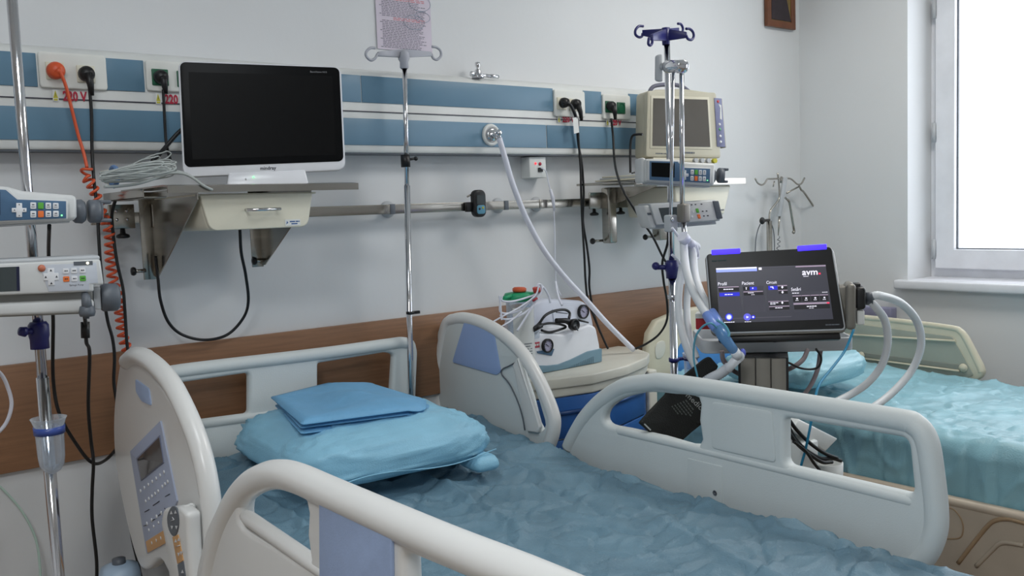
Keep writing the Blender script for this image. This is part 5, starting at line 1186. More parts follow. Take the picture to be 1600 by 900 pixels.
GW = E_('glow white', (235, 232, 245), 1.3); GB = E_('glow blue', (36, 40, 190), 1.2); GD = E_('glow dark', (30, 29, 36), .4); GP = E_('glow pink grey', (168, 150, 170), .8); GM = E_('glow mid grey', (86, 84, 96), .6); GR = E_('glow red', (240, 50, 90), 1.2); GLB = E_('glow light blue', (150, 165, 250), 1.2)
def rect(name, mat, x0, y0, x1, y1, w=W1, sk=None):
    s_ = -.035*(x1-x0); l = .06*(y1-y0); scr(name, mat, [(x0, y0), (x1, y0+s_), (x1+l*1.6, y1+s_), (x0+l*1.2, y1)], w, sc_)
rect('status_bar', GLB, 219, 222, 575, 258); rect('status_bar_edge', GW, 219, 222, 575, 234, .0039); rect('status_icon', GW, 592, 216, 618, 236); 
rect('top_line', GM, 620, 212, 920, 218); rect('top_line', GP, 915, 202, 1180, 214)
def col(x0, y0, x1, y1): rect('panel_column', GM if False else E_('glow column', (70, 69, 80), .55), x0, y0, x1, y1, .00355)
col(238, 385, 420, 610); col(450, 378, 632, 608); col(660, 372, 840, 600); col(888, 430, 1205, 590)
rect('button', GP, 238, 386, 418, 394); rect('button', GD, 242, 396, 420, 428); rect('button', GB, 248, 438, 424, 470)
rect('button', GD, 455, 384, 512, 416); rect('button', GB, 514, 386, 576, 416); rect('button', GP, 458, 426, 630, 434); rect('button', GD, 462, 436, 634, 462)
rect('button', GB, 676, 378, 756, 412); rect('button', GP, 758, 372, 842, 380); rect('button', GD, 762, 382, 842, 410); rect('button', GP, 764, 414, 846, 420); rect('button', GD, 768, 421, 846, 448)
rect('button', GP, 678, 512, 855, 518); rect('button', GD, 682, 520, 856, 550); rect('button', GP, 684, 556, 862, 563); rect('button', GD, 686, 564, 862, 590)
for i in range(4):
    x0 = 890+i*79; rect('value_cell', GP, x0, 462-i*3, x0+74, 469-i*3); rect('value_cell', GD, x0+2, 470-i*3, x0+76, 520-i*3)
rect('slider_bar', GP, 898, 528, 1212, 542); rect('slider_end', GR, 1190, 520, 1214, 532, .0039); rect('button', GD, 902, 546, 1216, 585)
rect('bottom_line', GM, 250, 664, 880, 670)
def stext(body, x0, y0, x1, y1, mat=GW, bold=.0):
    vs, fs = text_mesh(body, bold); s_ = -.035
    uu = [g2(*Z(x0, y1)), g2(*Z(x1, y1+s_*(x1-x0))), g2(*Z(x1, y0+s_*(x1-x0))), g2(*Z(x0, y0))]
    m = MB(); m.add([vf.p(uu[0][0]*(1-a)*(1-b)+uu[1][0]*a*(1-b)+uu[2][0]*a*b+uu[3][0]*(1-a)*b, uu[0][1]*(1-a)*(1-b)+uu[1][1]*a*(1-b)+uu[2][1]*a*b+uu[3][1]*(1-a)*b, .0044) for a, b in vs], fs); m.build('screen_lettering', mat, sc_)
stext('Profil', 236, 346, 312, 374); stext('Pacient', 447, 340, 552, 368); stext('Circuit', 660, 334, 752, 360); stext('Setări', 878, 390, 962, 422)
stext('avm', 974, 246, 1110, 284, GW, .015); rect('logo_dot', GR, 1118, 262, 1136, 276, .0044); rect('logo_line', GW, 984, 292, 1030, 296, .0044)
def dash(x0, y0, x1, y1, n=3):
    w_ = (x1-x0)/n; m_ = 0
    for i in range(n): rect('screen_print', GW, x0+i*w_, y0-.035*i*w_, x0+i*w_+w_*.8, y1-.035*i*w_, .0043)
for a in ((284, 404, 374, 412, 4), (295, 450, 370, 457, 3), (500, 436, 552, 442, 3), (528, 452, 560, 456, 2), (694, 524, 770, 530, 3), (694, 536, 745, 541, 2), (738, 568, 806, 574, 3), (1015, 553, 1104, 561, 4), (1035, 570, 1080, 574, 2), (886, 438, 950, 444, 3), (1150, 430, 1200, 435, 3), (290, 694, 384, 700, 5), (470, 690, 530, 695, 3)): dash(*a)
for i in range(4): dash(922+i*80, 482-i*3, 940+i*80, 494-i*3, 1); dash(916+i*80, 502-i*3, 944+i*80, 507-i*3, 2)
def disc(px, py, r, mat, w, name='screen_icon'):
    u, v_ = g2(*Z(px, py)); MB().lathe(vf.p(u, v_, w), [(r, 0), (.0001, .0001)], vf.n, 20).build(name, mat, sc_)
disc(333, 650, .0105, GB, .0042); disc(333, 650, .0075, GLB, .0044); disc(333, 652, .005, GW, .0046); disc(493, 650, .0100, E_('glow violet', (96, 96, 214), 1.1), .0042); disc(545, 650, .0058, GB, .0042); disc(545, 650, .0025, GW, .0044)
scr('screen_icon', GW, [(484, 640), (508, 650), (486, 662)], .0045, sc_)
for (a, b) in ((800, 388), (802, 432), (800, 524)): scr('screen_icon', GW, [(a-10, b), (a, b-13), (a+10, b), (a, b+13)], .0044, sc_)
scr('screen_icon', GW, [(694, 384), (718, 382), (726, 400), (718, 402), (710, 390), (694, 390)], .0044, sc_); scr('screen_icon', GW, [(476, 390), (492, 390), (486, 398), (488, 410), (480, 410), (482, 398)], .0044, sc_); scr('screen_icon', GW, [(536, 392), (546, 392), (546, 402), (536, 402)], .0044, sc_)
# blue alarm light bars on the top edge
BL = E_('alarm light blue', (62, 44, 255), 2.6)
def bar(name, mat, px0, py0, px1, py1, th, w0, w1, bev=.002):
    a = g2(px0, py0); b = g2(px1, py1); q0 = vf.p(*a); q1 = vf.p(*b); t_ = vf.v*th
    MB().hexa([q0+vf.n*w0, q1+vf.n*w0, q1+t_+vf.n*w0, q0+t_+vf.n*w0], [q0+vf.n*w1, q1+vf.n*w1, q1+t_+vf.n*w1, q0+t_+vf.n*w1]).build(name, mat, ve, bev)
bar('alarm_light', BL, 1112, 399, 1157, 396.5, .015, -.03, .004); bar('alarm_light', BL, 1246, 393, 1292, 390, .015, -.03, .004)
bar('top_grip', TAUPE, 1160, 397.5, 1244, 393, .006, -.03, .002)
t = MB(); vf.ticks(t, .045, .16, .90, .915, .0036, 3, .85); t.build('maker_print', M('dim teal print', (30, 60, 62), .6), ve)
t = MB(); vf.ticks(t, .86, .965, .055, .07, .0036, 3, .9); t.build('model_print', GREYD, ve)
# side arm and the breathing ports at the right
def vp(px, py, d=0): 
    v = ray(px, py); c = Vector((2.24, -1.24, 1.2))-VN*d; return CAM+v*((c-CAM).dot(VN)/v.dot(VN))
VU = Vector((-VN.y, VN.x, 0))*1; VU = VU if VU.dot(RX) > 0 else -VU
def vbox(name, mat, px0, px1, py0, py1, d0, d1, bev, par=None):
    a = vp(px0, py1, d0); b = vp(px1, py1, d0); c = vp(px1, py0, d0); d = vp(px0, py0, d0); s_ = -VN*(d1-d0)
    return MB().hexa([a, b, c, d], [a+s_, b+s_, c+s_, d+s_]).build(name, mat, par or ve, bev, None, 3)
vbox('port_neck', TAUPE, 1310, 1330, 448, 505, .02, .10, .004)
vbox('port_arm', TAUPE, 1322, 1338, 444, 516, -.01, .09, .010)
vbox('port_block', BLACK, 1337, 1353, 449, 484, .0, .08, .008); vbox('port_cap', BLACK, 1334, 1345, 443, 452, .02, .06, .003)
vbox('expiry_valve', HWHITE, 1339, 1351, 485, 508, .01, .05, .004)
pt = vp(1353, 463, .03); MB().cyl(pt, pt+VU*.02, .011, 16).cyl(vp(1350, 471, .05), vp(1350, 471, .05)+VU*.022, .010, 16).build('hose_port', GREYD, ve)
# tray with rim under the screen
TZ = 1.098
tc = Vector((2.20, -1.03, 0))
def tp_(px, py): return P(px, py, z=TZ)
tL, tR = tp_(1097, 533), tp_(1336, 527); du_ = (tR-tL).normalized(); dv_ = Vector((-du_.y, du_.x, 0)); Lt = (tR-tL).length
pl = fillet([Vector((p.x, p.y)) for p in (tL, tR, tR+dv_*.26, tL+dv_*.26)], [.035, .035, .03, .03], 6)
slabz('tray', GREYL, ve, pl, TZ-.038, TZ-.030, .002)
inn = fillet([Vector((p.x, p.y)) for p in (tL+du_*.008+dv_*.008, tR-du_*.008+dv_*.008, tR-du_*.008+dv_*.252, tL+du_*.008+dv_*.252)], [.029, .029, .025, .025], 6)
plate('tray_rim', GREYL, ve, pl, [inn], .034, (Vector((0,0,TZ-.017)), Vector((1,0,0)), Vector((0,1,0)), Vector((0,0,1))), .003)
tcn = (tL+tR)/2+dv_*.11
MB().cyl((tcn.x, tcn.y, TZ-.03), vf.p(.5, .06, -.09), .022, 20).build('screen_neck', BLACK, ve)
vf.slab('screen_foot', BLACK, ve, .04, .96, -.11, -.03, -.07, -.012, .004)
# column
cl_, cr_ = vp(1153, 560, .06), vp(1232, 560, .06); cw = (cr_-cl_).length; cm = (cl_+cr_)/2; cm.z = 0
def colbox(name, mat, a, b, d0, d1, z0, z1, bev=.001):
    return MB().box(cm+VU*((a+b)/2)-VN*((d0+d1)/2)+Vector((0,0,(z0+z1)/2)), (b-a, abs(d1-d0), z1-z0), (VU, -VN, Vector((0,0,1)))).build(name, mat, ve, bev)
colbox('column_core', BLACK, -cw/2, cw/2, .004, .11, .12, TZ-.04)
wv = (cw-.012)/3
for i in range(3): colbox('column_strip', TAUPE, -cw/2+.006+i*wv+.001, -cw/2+.006+(i+1)*wv-.001, -.004, .02, .14, TZ-.042, .002)
colbox('trolley_base', GREYL, -.16, .16, -.1, .3, .07, .13, .02)
for a_, b_ in ((-.15, -.09), (.15, -.09), (-.15, .28), (.15, .28)):
    q = cm+VU*a_-VN*b_; MB().cyl(q+VU*-.015+Vector((0,0,.04)), q+VU*.015+Vector((0,0,.04)), .04, 16).build('caster', GREYD, ve)
# red and white box at the back left of the screen
o = MB().box(P(1103, 503, y=-.86)+Vector((.02,.02,0)), (.05, .05, .045), (VU, -VN, Vector((0,0,1)))).build('red_white_box', M('box red', (170, 34, 44), .5), None, .003)
tag(o, 'small red and white carton standing on the ventilator tray behind the hoses', 'box')
q = P(1103, 494, y=-.86)+Vector((.02,.02,0)); b_ = MB().box(q, (.052, .052, .014), (VU, -VN, Vector((0,0,1)))).build('white_band', HWHITE, None, .001)
mw = b_.matrix_world.copy(); b_.parent = o; b_.location = b_.location-o.location
# hose support arm, folded beside the stand
k = thing('hose_support_arm', 'jointed chrome hose support arm with grey wing knob hanging beside the infusion stand', 'support arm', P(1056, 340, y=-.74))
h0 = P(1043, 104, y=-.70); h1 = P(1068, 104, y=-.80); ax = (h1-h0).normalized()
MB().lathe(h0, [(.0001, 0), (.018, 0), (.019, .002), (.019, (h1-h0).length-.003), (.017, (h1-h0).length), (.0001, (h1-h0).length)], ax, 24).build('hinge_barrel', CHROME, k)
MB().cyl(P(1034, 104, y=-.68), h0, .011, 16).build('hinge_neck', GREYL, k)
wk = P(1031, 106, y=-.675)
MB().hexa([wk+Vector((-.012, 0, -.04)), wk+Vector((.006, -.008, -.042)), wk+Vector((.006, -.008, .042)), wk+Vector((-.008, 0, .036))], [wk+Vector((-.012, .014, -.036)), wk+Vector((.006, .012, -.042)), wk+Vector((.006, .012, .042)), wk+Vector((-.008, .014, .036))]).build('wing_knob', GREYL, k, .005, None, 3)
MB().cyl(P(1052, 112, y=-.74), P(1048, 338, y=-.74), .005, 14).build('arm_rod', CHROME, k)
MB().cyl(P(1065, 112, y=-.78), P(1066, 322, y=-.78), .007, 14).build('arm_rod', CHROME, k)
def blk(px, py, w_, h_, yy, mat, nm):
    c = P(px, py, y=yy); MB().box(c, (w_, .03, h_)).build(nm, mat, k, .006, None, 3)
blk(1048, 349, .032, .05, -.76, GREYL, 'ball_clamp'); blk(1068, 333, .030, .054, -.79, TAUPE, 'ball_clamp')
c = P(1050, 343, y=-.782); MB().ball(c, .006).build('clamp_screw', CHROME, k)
MB().cyl(P(1068, 345, y=-.78), P(1070, 372, y=-.80), .008, 12).build('arm_end', CHROME, k)
# breathing hoses --------------------------------------------------
def ribbed(pts, r, name, mat, parent, pitch=.0052, depth=.12, seg=12):
    p = spline(pts, 24); out = [p[0]]; acc = 0; step = pitch/2
    for i in range(1, len(p)):
        d = (p[i]-p[i-1]).length
        while acc+d >= step and d > 0:
            f_ = (step-acc)/d; q = p[i-1].lerp(p[i], f_); out.append(q); p[i-1] = q; d = (p[i]-q).length; acc = 0
        acc += d
    rs = [r*(1+depth*(1 if i % 2 else -1)*.5) for i in range(len(out))]
    return MB().tube(out, rs, seg).build(name, mat, parent)
hs2 = thing('breathing_circuit', 'pair of translucent corrugated breathing hoses joined by a blue Y-piece in front of the ventilator', 'breathing hoses', P(1120, 520, y=-1.0))
hs2['label'] = 'pair of translucent corrugated breathing hoses joined by a blue wye connector before the ventilator'
ribbed([P(1068, 371, y=-.80), P(1069, 395, y=-.81), P(1073, 425, y=-.84), P(1083, 455, y=-.88), P(1098, 482, y=-.93), P(1114, 505, y=-.98)], .0115, 'inspiratory_hose', HOSEC, hs2)
ribbed([P(1080, 384, y=-.78), P(1083, 400, y=-.79), P(1086, 430, y=-.82), P(1096, 460, y=-.87), P(1110, 483, y=-.92), P(1122, 503, y=-.97)], .0115, 'expiratory_hose', HOSEC, hs2)
ribbed([P(1076, 376, y=-.77), P(1066, 420, y=-.77), P(1060, 465, y=-.78), P(1063, 505, y=-.80), P(1074, 545, y=-.83), P(1090, 578, y=-.86), P(1106, 600, y=-.88)], .0115, 'return_hose', HOSEC, hs2)
ribbed([P(1083, 382, y=-.76), P(1077, 430, y=-.76), P(1073, 480, y=-.77), P(1077, 525, y=-.8), P(1088, 560, y=-.83)], .0105, 'supply_hose', HOSEC, hs2)
MB().tube([P(1066, 369, y=-.81), P(1072, 376, y=-.81)], .017, 14).tube([P(1074, 378, y=-.79), P(1088, 386, y=-.77)], .014, 12).build('hose_holder', HOSE, hs2)
for i, pts in enumerate((((1050, 356), (1060, 370), (1066, 384)), ((1086, 380), (1090, 392), (1091, 402), (1087, 405)), ((1085, 384), (1088, 396), (1084, 400)), ((1050, 398), (1058, 405), (1063, 412)))):
    cable('small_tube', [P(a, b, y=-.79) for a, b in pts], .004, HOSE, hs2)
CB = M('translucent blue plastic', (120, 150, 220), .3); CB2 = M('clear blue plastic', (98, 146, 196), .25, alpha=.85)
MB().tube([P(1104, 491, y=-.96), P(1114, 507, y=-.99), P(1124, 519, y=-1.01)], [.0135, .014, .012], 14).tube([P(1112, 487, y=-.95), P(1121, 501, y=-.98), P(1127, 517, y=-1.01)], [.0125, .013, .012], 14).build('hose_cuffs', CB, hs2)
MB().tube([P(1122, 512, y=-1.01), P(1131, 527, y=-1.03), P(1141, 540, y=-1.04), P(1149, 551, y=-1.05)], [.016, .0155, .0135, .0125], 16).build('wye_piece', CB2, hs2)
MB().tube([P(1147, 548, y=-1.05), P(1154, 557, y=-1.05)], [.0125, .014], 14).ball(P(1155, 557, y=-1.05), .0145).tube([P(1155, 557, y=-1.05), P(1143, 570, y=-1.03), P(1136, 578, y=-1.02)], [.014, .012, .0125], 14).build('elbow', M('white translucent', (222, 226, 232), .35), hs2)
MB().lathe(P(1160, 551, y=-1.05), [(.0001, -.004), (.010, -.003), (.011, .004), (.007, .008), (.0001, .009)], (.5, -.6, .1), 16).build('blue_cap', M('cap blue', (96, 110, 206), .4), hs2)
ribbed([P(1140, 573, y=-1.02), P(1125, 584, y=-1.01), P(1108, 593, y=-1.0), P(1090, 606, y=-.99)], .0135, 'catheter_mount', M('mount translucent', (190, 196, 204), .35, alpha=.92), hs2, .006, .2)
cable('pressure_line', [P(1120, 512, y=-1.03), P(1110, 505, y=-1.03), P(1096, 512, y=-1.0), P(1086, 530, y=-.97), P(1084, 560, y=-.95), P(1090, 590, y=-.95)], .0028, M('teal line', (100, 170, 196), .4), hs2)
cable('pressure_line', [P(1120, 500, y=-1.03), P(1132, 508, y=-1.04), P(1139, 520, y=-1.05), P(1138, 526, y=-1.05)], .0035, M('teal line', (0,0,0)), hs2)
tag(cable('grey_curved_hose', [P(1128, 548, y=-.9), P(1130, 562, y=-.9), P(1140, 575, y=-.9), P(1152, 583, y=-.9), P(1164, 590, y=-.9)], .007, HOSEG), 'short grey hose curling behind the breathing wye connector', 'hose')
vh = thing('ventilator_hoses', 'two long white corrugated hoses arching from the ventilator ports onto the far bed', 'breathing hoses', P(1350, 640, z=.85))
pA = pt+VU*.015
ribbed([pA, P(1375, 462, y=-1.28), P(1408, 474, y=-1.27), P(1433, 503, y=-1.26), P(1439, 540, y=-1.25), P(1425, 578, y=-1.23), P(1398, 610, y=-1.21), P(1368, 634, y=-1.19), P(1335, 652, y=-1.17)], .0108, 'hose', HOSEC, vh, .0062)
pB = vp(1350, 471, .05)+VU*.015
ribbed([pB, P(1370, 482, y=-1.26), P(1383, 502, y=-1.25), P(1387, 535, y=-1.24), P(1378, 570, y=-1.22), P(1356, 598, y=-1.19), P(1328, 617, y=-1.15), P(1292, 634, y=-1.12)], .0105, 'hose', HOSEC, vh, .0062)
tag(cable('mauve_hose', [P(1282, 548, y=-1.08), P(1278, 575, y=-1.07), P(1268, 600, y=-1.05), P(1250, 625, y=-1.02), P(1235, 645, y=-1.0)], .0068, HOSEG), 'grey mauve hose hanging from the ventilator tray down to the far bed', 'hose')
tag(cable('short_mauve_hose', [P(1262, 546, y=-1.06), P(1256, 560, y=-1.06), P(1245, 570, y=-1.05), P(1230, 578, y=-1.02), P(1222, 582, y=-1.0)], .0068, HOSEG), 'short grey mauve hose curving behind the ventilator column', 'hose')
tag(cable('black_loop_cable', [P(1275, 545, y=-1.10), P(1283, 558, y=-1.10), P(1280, 572, y=-1.1), P(1268, 577, y=-1.09), P(1250, 575, y=-1.08), P(1235, 568, y=-1.06), P(1225, 564, y=-1.04)], .0032, RUBBER), 'thin black cable loop under the ventilator tray', 'cable')
tag(cable('teal_cord', [P(1334, 515, y=-1.26), P(1320, 548, y=-1.26), P(1300, 575, y=-1.27), P(1282, 598, y=-1.28), P(1274, 620, y=-1.29), P(1270, 645, y=-1.29), P(1265, 672, y=-1.28), P(1258, 705, y=-1.26), P(1250, 735, y=-1.24), P(1240, 790, y=-1.2)], .0034, TEAL), 'teal cord falling from the ventilator behind the bed rail', 'cord')
# humidifier unit low on the trolley
hu2 = thing('humidifier', 'white tilted humidifier unit with cup on the ventilator trolley seen through the rail opening', 'humidifier', P(1280, 760, y=-1.22))
yy = -1.22
def hp_(a, b, d=0): return P(a, b, y=yy+d)
front_ = [hp_(1248, 655), hp_(1309.5, 686), hp_(1290, 706), hp_(1238, 672)]
MB().hexa(front_, [p+Vector((.03, .09, .012)) for p in front_]).build('tilted_head', HWHITE, hu2, .004)
tf = [hp_(1262, 660, -.001), hp_(1276, 667, -.001)]
q = P(1291, 735, y=-1.19)
MB().lathe((q.x, q.y, P(1291, 800, y=-1.19).z), [(.001, 0), (.040, 0), (.043, .1), (.044, P(1291, 722, y=-1.19).z-P(1291, 800, y=-1.19).z), (.039, P(1291, 722, y=-1.19).z-P(1291, 800, y=-1.19).z), (.038, .1), (.001, .09)], (0,0,1), 24).build('cup', HWHITE, hu2)
MB().bb(hp_(1247, 700).x, hp_(1274, 700).x, yy-.01, yy+.07, hp_(1260, 800).z, hp_(1260, 690).z).build('stem', HWHITE, hu2, .006)
hk = thing('humidifier_cables', 'black cables wound round the white humidifier behind the rail opening', 'cables', P(1270, 760, y=-1.25))
for i, pts in enumerate((((1230, 660), (1240, 682), (1258, 702), (1282, 716), (1300, 716), (1314, 720)), ((1230, 652), (1245, 672), (1265, 692), (1288, 708), (1308, 716)), ((1232, 675), (1248, 696), (1268, 712), (1285, 722), (1300, 722)), ((1240, 690), (1258, 704), (1272, 724), (1288, 745), (1296, 770)))):
    cable('cable', [P(a, b, y=-1.255-.004*i) for a, b in pts], .005 if i < 3 else .004, RUBBER, hk)
# blood pressure cuff hanging behind the rail
cu_ = thing('pressure_cuff', 'black fabric blood pressure cuff with white print draped behind the bed rail', 'cuff', P(1050, 700, y=-.9))
cfr = lambda a, b: P(a, b, y=-.93)
pts = [(1100, 561), (1108, 557), (1121, 572), (1112, 588), (1152, 608), (1150, 622), (1098, 660), (1078, 676), (1060, 692), (1018, 678), (998.5, 661), (1012, 645), (1040, 616), (1044, 606), (1062, 592)]
rg = [Vector((p.x, p.z)) for p in (cfr(*q) for q in pts)]
co = plate('cuff', CUFF, cu_, fillet(rg, .006, 3), [], .012, yframe(-.93), .004)
def cq(a, b): return P(a, b, y=-.9375)
m = MB(); rn = random.Random(3)
for i in range(6):
    x0, y0 = 1049+i*4.3, 635-i*1.9; 
    s = 0
    while s < 26-abs(i-3)*3:
        e = s+2+rn.random()*3; m.add([cq(x0+s*.62, y0+s*.78), cq(x0+e*.62, y0+e*.78), cq(x0+e*.62+1.5, y0+e*.78-1.2), cq(x0+s*.62+1.5, y0+s*.78-1.2)], [(0,1,2,3)]); s = e+1
m.build('small_print', M('print dim', (96, 100, 96), .7), cu_)
vs, fs = text_mesh('medica', .0)
MB().add([cq(1071+a*27+b*6, 619+a*26-b*6) for a, b in vs], fs).build('cuff_lettering', M('print white', (176, 178, 176), .7), cu_)
m = MB(); 
for s in range(0, 11, 3): m.add([cq(1074+s*.9, 620+s*.95), cq(1076+s*.9, 622+s*.95), cq(1077.5+s*.9, 620.5+s*.95), cq(1075.5+s*.9, 618.5+s*.95)], [(0,1,2,3)])
m.build('small_print', M('print dim', (0,0,0)), cu_)
MB().add([cq(1006, 663), cq(1016, 673), cq(1017.5, 671.5), cq(1007.5, 661.5)], [(0,1,2,3)]).build('edge_print', M('print white', (0,0,0)), cu_)

# ============================================================ FAR BED
fb = thing('far_bed', 'far bed by the window with ivory rails, covered with a shiny pale blue sheet', 'bed', (3.07, -1.2, 0))
BX0, BX1 = 2.62, 3.52
yv = -.12
o_ = [(1004, 640), (1006, 550), (1010, 520), (1022, 500), (1045, 490)]
hbp = [Vector((P(a, b, y=yv).x, P(a, b, y=yv).z)) for a, b in o_]
zt3 = hbp[-1].y+.012; hbp[0].y = .3
ring = hbp+[Vector((2.9, zt3)), Vector((3.25, zt3)), Vector((3.42, zt3-.02)), Vector((3.5, zt3-.09)), Vector((3.52, .3))]
plate('headboard', IVORY, fb, ring, [], .035, yframe(yv), .012, 4)
pb_ = [Vector((P(a, b, y=yv-.02).x, P(a, b, y=yv-.02).z)) for a, b in ((1056, 560), (1062, 538), (1072, 530))]
plate('blue_inset', M('bed blue', (72, 136, 200), .45), fb, fillet([Vector((pb_[0].x, .5)), pb_[0], pb_[1], pb_[2], Vector((3.38, pb_[2].y)), Vector((3.4, .5))], .02), [], .006, yframe(yv-.019), .002)
plate('hand_recess', BEIGE, fb, csmooth(ony([(1024, 545), (1028, 535), (1038, 533), (1040, 545), (1035, 558), (1026, 560)], yv-.02), 3), [], .004, yframe(yv-.018), .0015)
fm = MB(); fm.bb(BX0+.06, BX1-.06, -2.2, -.16, .45, .52); fm.bb(BX0+.12, BX0+.18, -2.0, -.3, .15, .45); fm.bb(BX1-.18, BX1-.12, -2.0, -.3, .15, .45); fm.build('frame', GREYL, fb, .01)
for (a, b) in ((BX0+.12, -.3), (BX1-.12, -.3), (BX0+.12, -2.0), (BX1-.12, -2.0)): MB().cyl((a-.02, b, .07), (a+.02, b, .07), .07, 20).build('caster', GREYD, fb)
MB().bb(BX0+.03, BX1-.02, -2.25, -.16, .6, .78).build('mattress', M('mattress vinyl', (0,0,0)), fb, .02)
def zb2f(y):
    t = max(0, min(1, (y+.95)/.5)); return .79+.035*t*t*(3-2*t)
sh = cloth_grid(BX0, BX1+.0, -.16, -2.4, 120, 280, zb2f, .185, .03, .0105, 9.7); ob = sh.build('bed_sheet', SHEET2, fb); tag(ob, 'shiny pale blue disposable sheet')
# side board on the window side
x = 3.555
out = [(1255, 495), (1310, 491), (1345, 492), (1420, 500), (1490, 509.5), (1502, 513), (1512, 524), (1537, 572), (1540, 583), (1534, 592), (1500, 600), (1350, 590), (1255, 575)]
sb = plate('side_board', IVORY, fb, fillet(onx(out, x), .02), [], .03, xframe(x), .008, 3)
MB().tube(spline([P(a, b, x=x-.006) for a, b in ((1262, 500), (1310, 495), (1345, 496), (1420, 504), (1488, 513), (1500, 518), (1509, 530), (1530, 573), (1533, 582))], 5), .012, 12).build('board_rim', IVORY, fb)
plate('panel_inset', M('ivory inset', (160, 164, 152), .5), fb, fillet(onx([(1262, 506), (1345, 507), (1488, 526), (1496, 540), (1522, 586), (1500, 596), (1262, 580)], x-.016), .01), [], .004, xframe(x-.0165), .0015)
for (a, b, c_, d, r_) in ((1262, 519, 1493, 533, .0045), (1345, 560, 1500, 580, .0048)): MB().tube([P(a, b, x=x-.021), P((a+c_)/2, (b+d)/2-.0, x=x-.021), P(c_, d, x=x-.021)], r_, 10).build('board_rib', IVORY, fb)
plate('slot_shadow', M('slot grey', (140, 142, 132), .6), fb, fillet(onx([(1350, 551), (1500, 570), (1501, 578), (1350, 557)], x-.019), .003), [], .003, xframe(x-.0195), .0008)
c = P(1505, 575, x=x-.02); MB().lathe(c, [(.017, 0), (.015, .006), (.0001, .008)], (-1,0,0), 18).build('end_button', IVORY, fb)
c = P(1346, 555, x=x-.02); MB().lathe(c, [(.015, 0), (.013, .006), (.0001, .008)], (-1,0,0), 18).build('end_button', IVORY, fb)
# lowered near side rail of the far bed
x = BX0-.03
top_ = onx([(1250, 722), (1480, 776), (1600, 801)], x)
zr = sum(p.y for p in top_)/3
rg = fillet([Vector((-.55, zr)), Vector((-1.95, zr)), Vector((-2.0, zr-.38)), Vector((-.5, zr-.38))], .06)
LR = M('warm grey plastic', (186, 172, 154), .45)
plate('lowered_rail', LR, fb, rg, [], .035, xframe(x), .01, 3)
MB().tube([Vector((x-.008, -.6, zr-.012)), Vector((x-.008, -1.9, zr-.012))], .014, 12).build('rail_roll', LR, fb)
gx = x-.018
q = [Vector((gx, p.x, p.y)) for p in onx([(1497, 880), (1520, 850), (1543, 822), (1556, 813), (1575, 811), (1600, 817)], gx)]
q += [Vector((gx, -1.75, q[-1].z-.01)), Vector((gx, -1.82, q[-1].z-.1))]
MB().tube(spline(q, 5), .006, 10).build('moulded_groove', M('groove tan', (166, 140, 110), .5), fb)
q = [Vector((gx, p.x, p.y)) for p in onx([(1525, 885), (1548, 862), (1566, 848), (1600, 852)], gx)]
MB().tube(spline(q, 5), .006, 10).build('moulded_bead', LR, fb)
q = [Vector((gx, p.x, p.y)) for p in onx([(1470, 792), (1488, 795), (1500, 808), (1505, 825), (1500, 840), (1480, 842)], gx)]
MB().tube(spline(q, 5), .0022, 6).build('moulded_groove', M('groove tan', (0,0,0)), fb)
# pillow on the far bed (behind the column)
pc2 = P(1282, 590, z=.885)
pc2 = Vector((2.87, -.63, .89))
o = pillow_mesh(pc2, Vector((1,0,0)), Vector((0,1,0)), .2, .2, .075, 8.8, n=80).build('far_pillow', SHEET2, None)
tag(o, 'pale blue covered pillow on the far bed behind the ventilator column', 'pillow')
# little violet box on the far bed's head side
o = MB().box(P(1370, 488, x=3.8), (.05, .16, .05)).build('violet_box', M('violet grey', (140, 140, 168), .5), None, .004)
tag(o, 'small violet-grey box on the wall side behind the far bed board', 'box')

# ============================================================ STEEL STAND IN THE CORNER
YS = -.065
k = thing('corner_stand', 'slim steel stand with bent bottle hooks and hanging rods behind the far bed', 'stand', (P(1202, 380, y=YS).x, YS, 0))
SX = P(1202, 360, y=YS).x; zk = P(1201, 345, y=YS).z
MB().cyl((SX, YS, .03), (SX, YS, zk), .0125, 16).build('post', STEEL, k)
MB().lathe((SX, YS, 0), [(.05, 0), (.05, .02), (.03, .035), (.0125, .04)], (0,0,1), 28).build('foot', STEEL, k)
cc = P(1191, 345, y=YS-.02); MB().ball(cc, .016, (1, .6, 1)).cyl(cc, (SX, YS, cc.z), .006, 10).build('clamp_knob', BLACK, k)
S_ = lambda *a: [P(x_, y_, y=YS) for x_, y_ in a]
MB().tube(spline(S_((1202, 345), (1203, 333), (1206, 326), (1216, 313), (1218, 304), (1217, 285), (1215, 270)), 4), .0045, 8).build('bent_rod', STEEL, k)
MB().tube(spline(S_((1180, 279), (1184, 286), (1190, 289), (1195, 286), (1199, 280), (1206, 279.5), (1222, 279), (1234, 279), (1240, 283), (1246, 288), (1252, 287), (1257, 278)), 4), .004, 8).build('hook_bar', STEEL, k)
MB().tube(S_((1210, 283), (1208, 292)), .003, 6).tube(S_((1221, 276), (1220, 286)), .005, 6).build('hook_pin', STEEL, k)
MB().tube(S_((1229, 302), (1249, 291)), .004, 8).tube(spline(S_((1249, 291), (1252, 297), (1258, 303), (1286, 345)), 3), .0048, 8).ball(P(1285, 346, y=YS), .008, (1,1,1), 8).build('hanging_rod', STEEL, k)
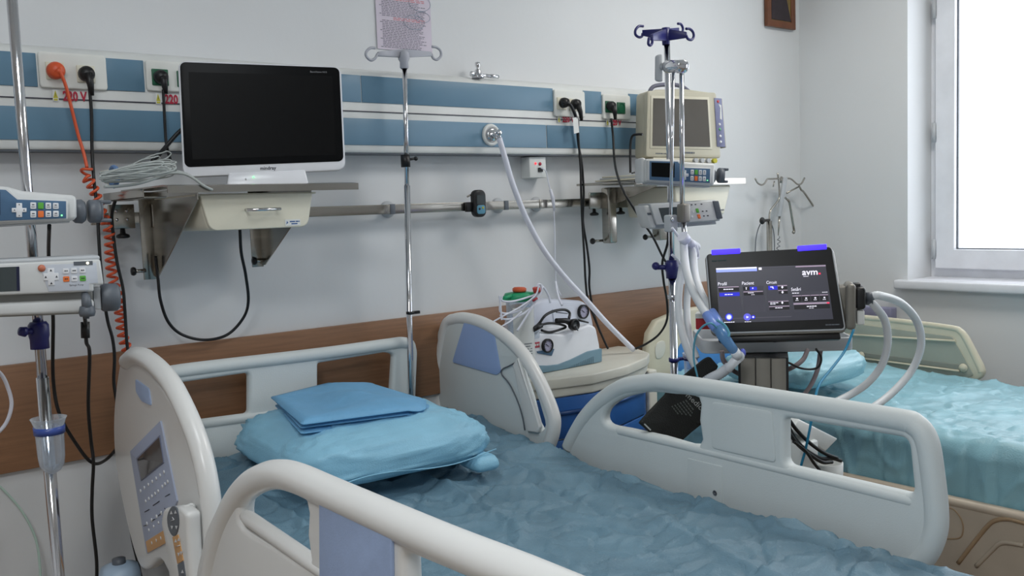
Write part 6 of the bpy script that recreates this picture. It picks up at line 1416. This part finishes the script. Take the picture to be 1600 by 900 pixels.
MB().tube(spline(S_((1227, 309), (1233, 315), (1235, 325), (1241, 362)), 3), .0055, 8).ball(P(1240, 363, y=YS), .008, (1,1,1), 8).build('hanging_rod', STEEL, k)
bl_ = [P(a, b, y=YS-.01) for a, b in ((1225, 277), (1231, 278), (1221, 338), (1216, 338))]
MB().hexa(bl_, [p+Vector((0, .01, 0)) for p in bl_]).build('thermometer_blade', GREYL, k, .001)
MB().tube(S_((1218, 338), (1217, 352), (1216, 368)), [.006, .004, .0022], 8).build('probe', STEEL, k)
helix(S_((1216, 370), (1217, 380), (1215, 395), (1215, 410)), .006, .0016, .02, 'probe_cord', GREYD, k)
cable('probe_cable', S_((1188, 350), (1184, 360), (1181, 375), (1180, 395)), .0022, GREYD, k); cable('probe_cable', S_((1203, 345), (1208, 358), (1210, 375), (1210, 395)), .0022, GREYD, k)

# bottle standing on the floor beside the bed's head
bt = P(186, 877, y=-.45); k = thing('floor_canister', 'pale blue canister with grey cap standing by the wall below the control-panel rail', 'canister', (bt.x, -.2, 0))
c = P(186, 880, y=-.2); H = c.z
MB().lathe((c.x, -.2, 0), [(.001, 0), (.048, 0), (.05, .01), (.05, H-.03), (.044, H-.008), (.02, H), (.001, H)], (0,0,1), 28).build('body', M('canister blue', (178, 200, 222), .4), k)
MB().lathe((c.x, -.2, H), [(.016, 0), (.016, .012), (.001, .014)], (0,0,1), 20).build('cap', GREYD, k)
# ceiling luminaires of the ward (above the frame), the last one an added fill
for i, (a, b) in enumerate(((0.4, -1.5), (2.9, -1.3), (-0.6, -2.7))):
    k = thing('ceiling_luminaire', 'square white ceiling luminaire over the ward, %s' % ('above the head of the front bed', 'beside the window wall', 'added as fill behind the foot of the front bed')[i], 'ceiling light', (a, b, 2.84))
    MB().bb(a-.3, a+.3, b-.3, b+.3, 2.85, 2.9).build('frame', HWHITE, k, .004)
    MB().bb(a-.27, a+.27, b-.27, b+.27, 2.842, 2.852).build('diffuser', M('luminaire diffuser', (255, 250, 236), .5, emit=1.5), k)
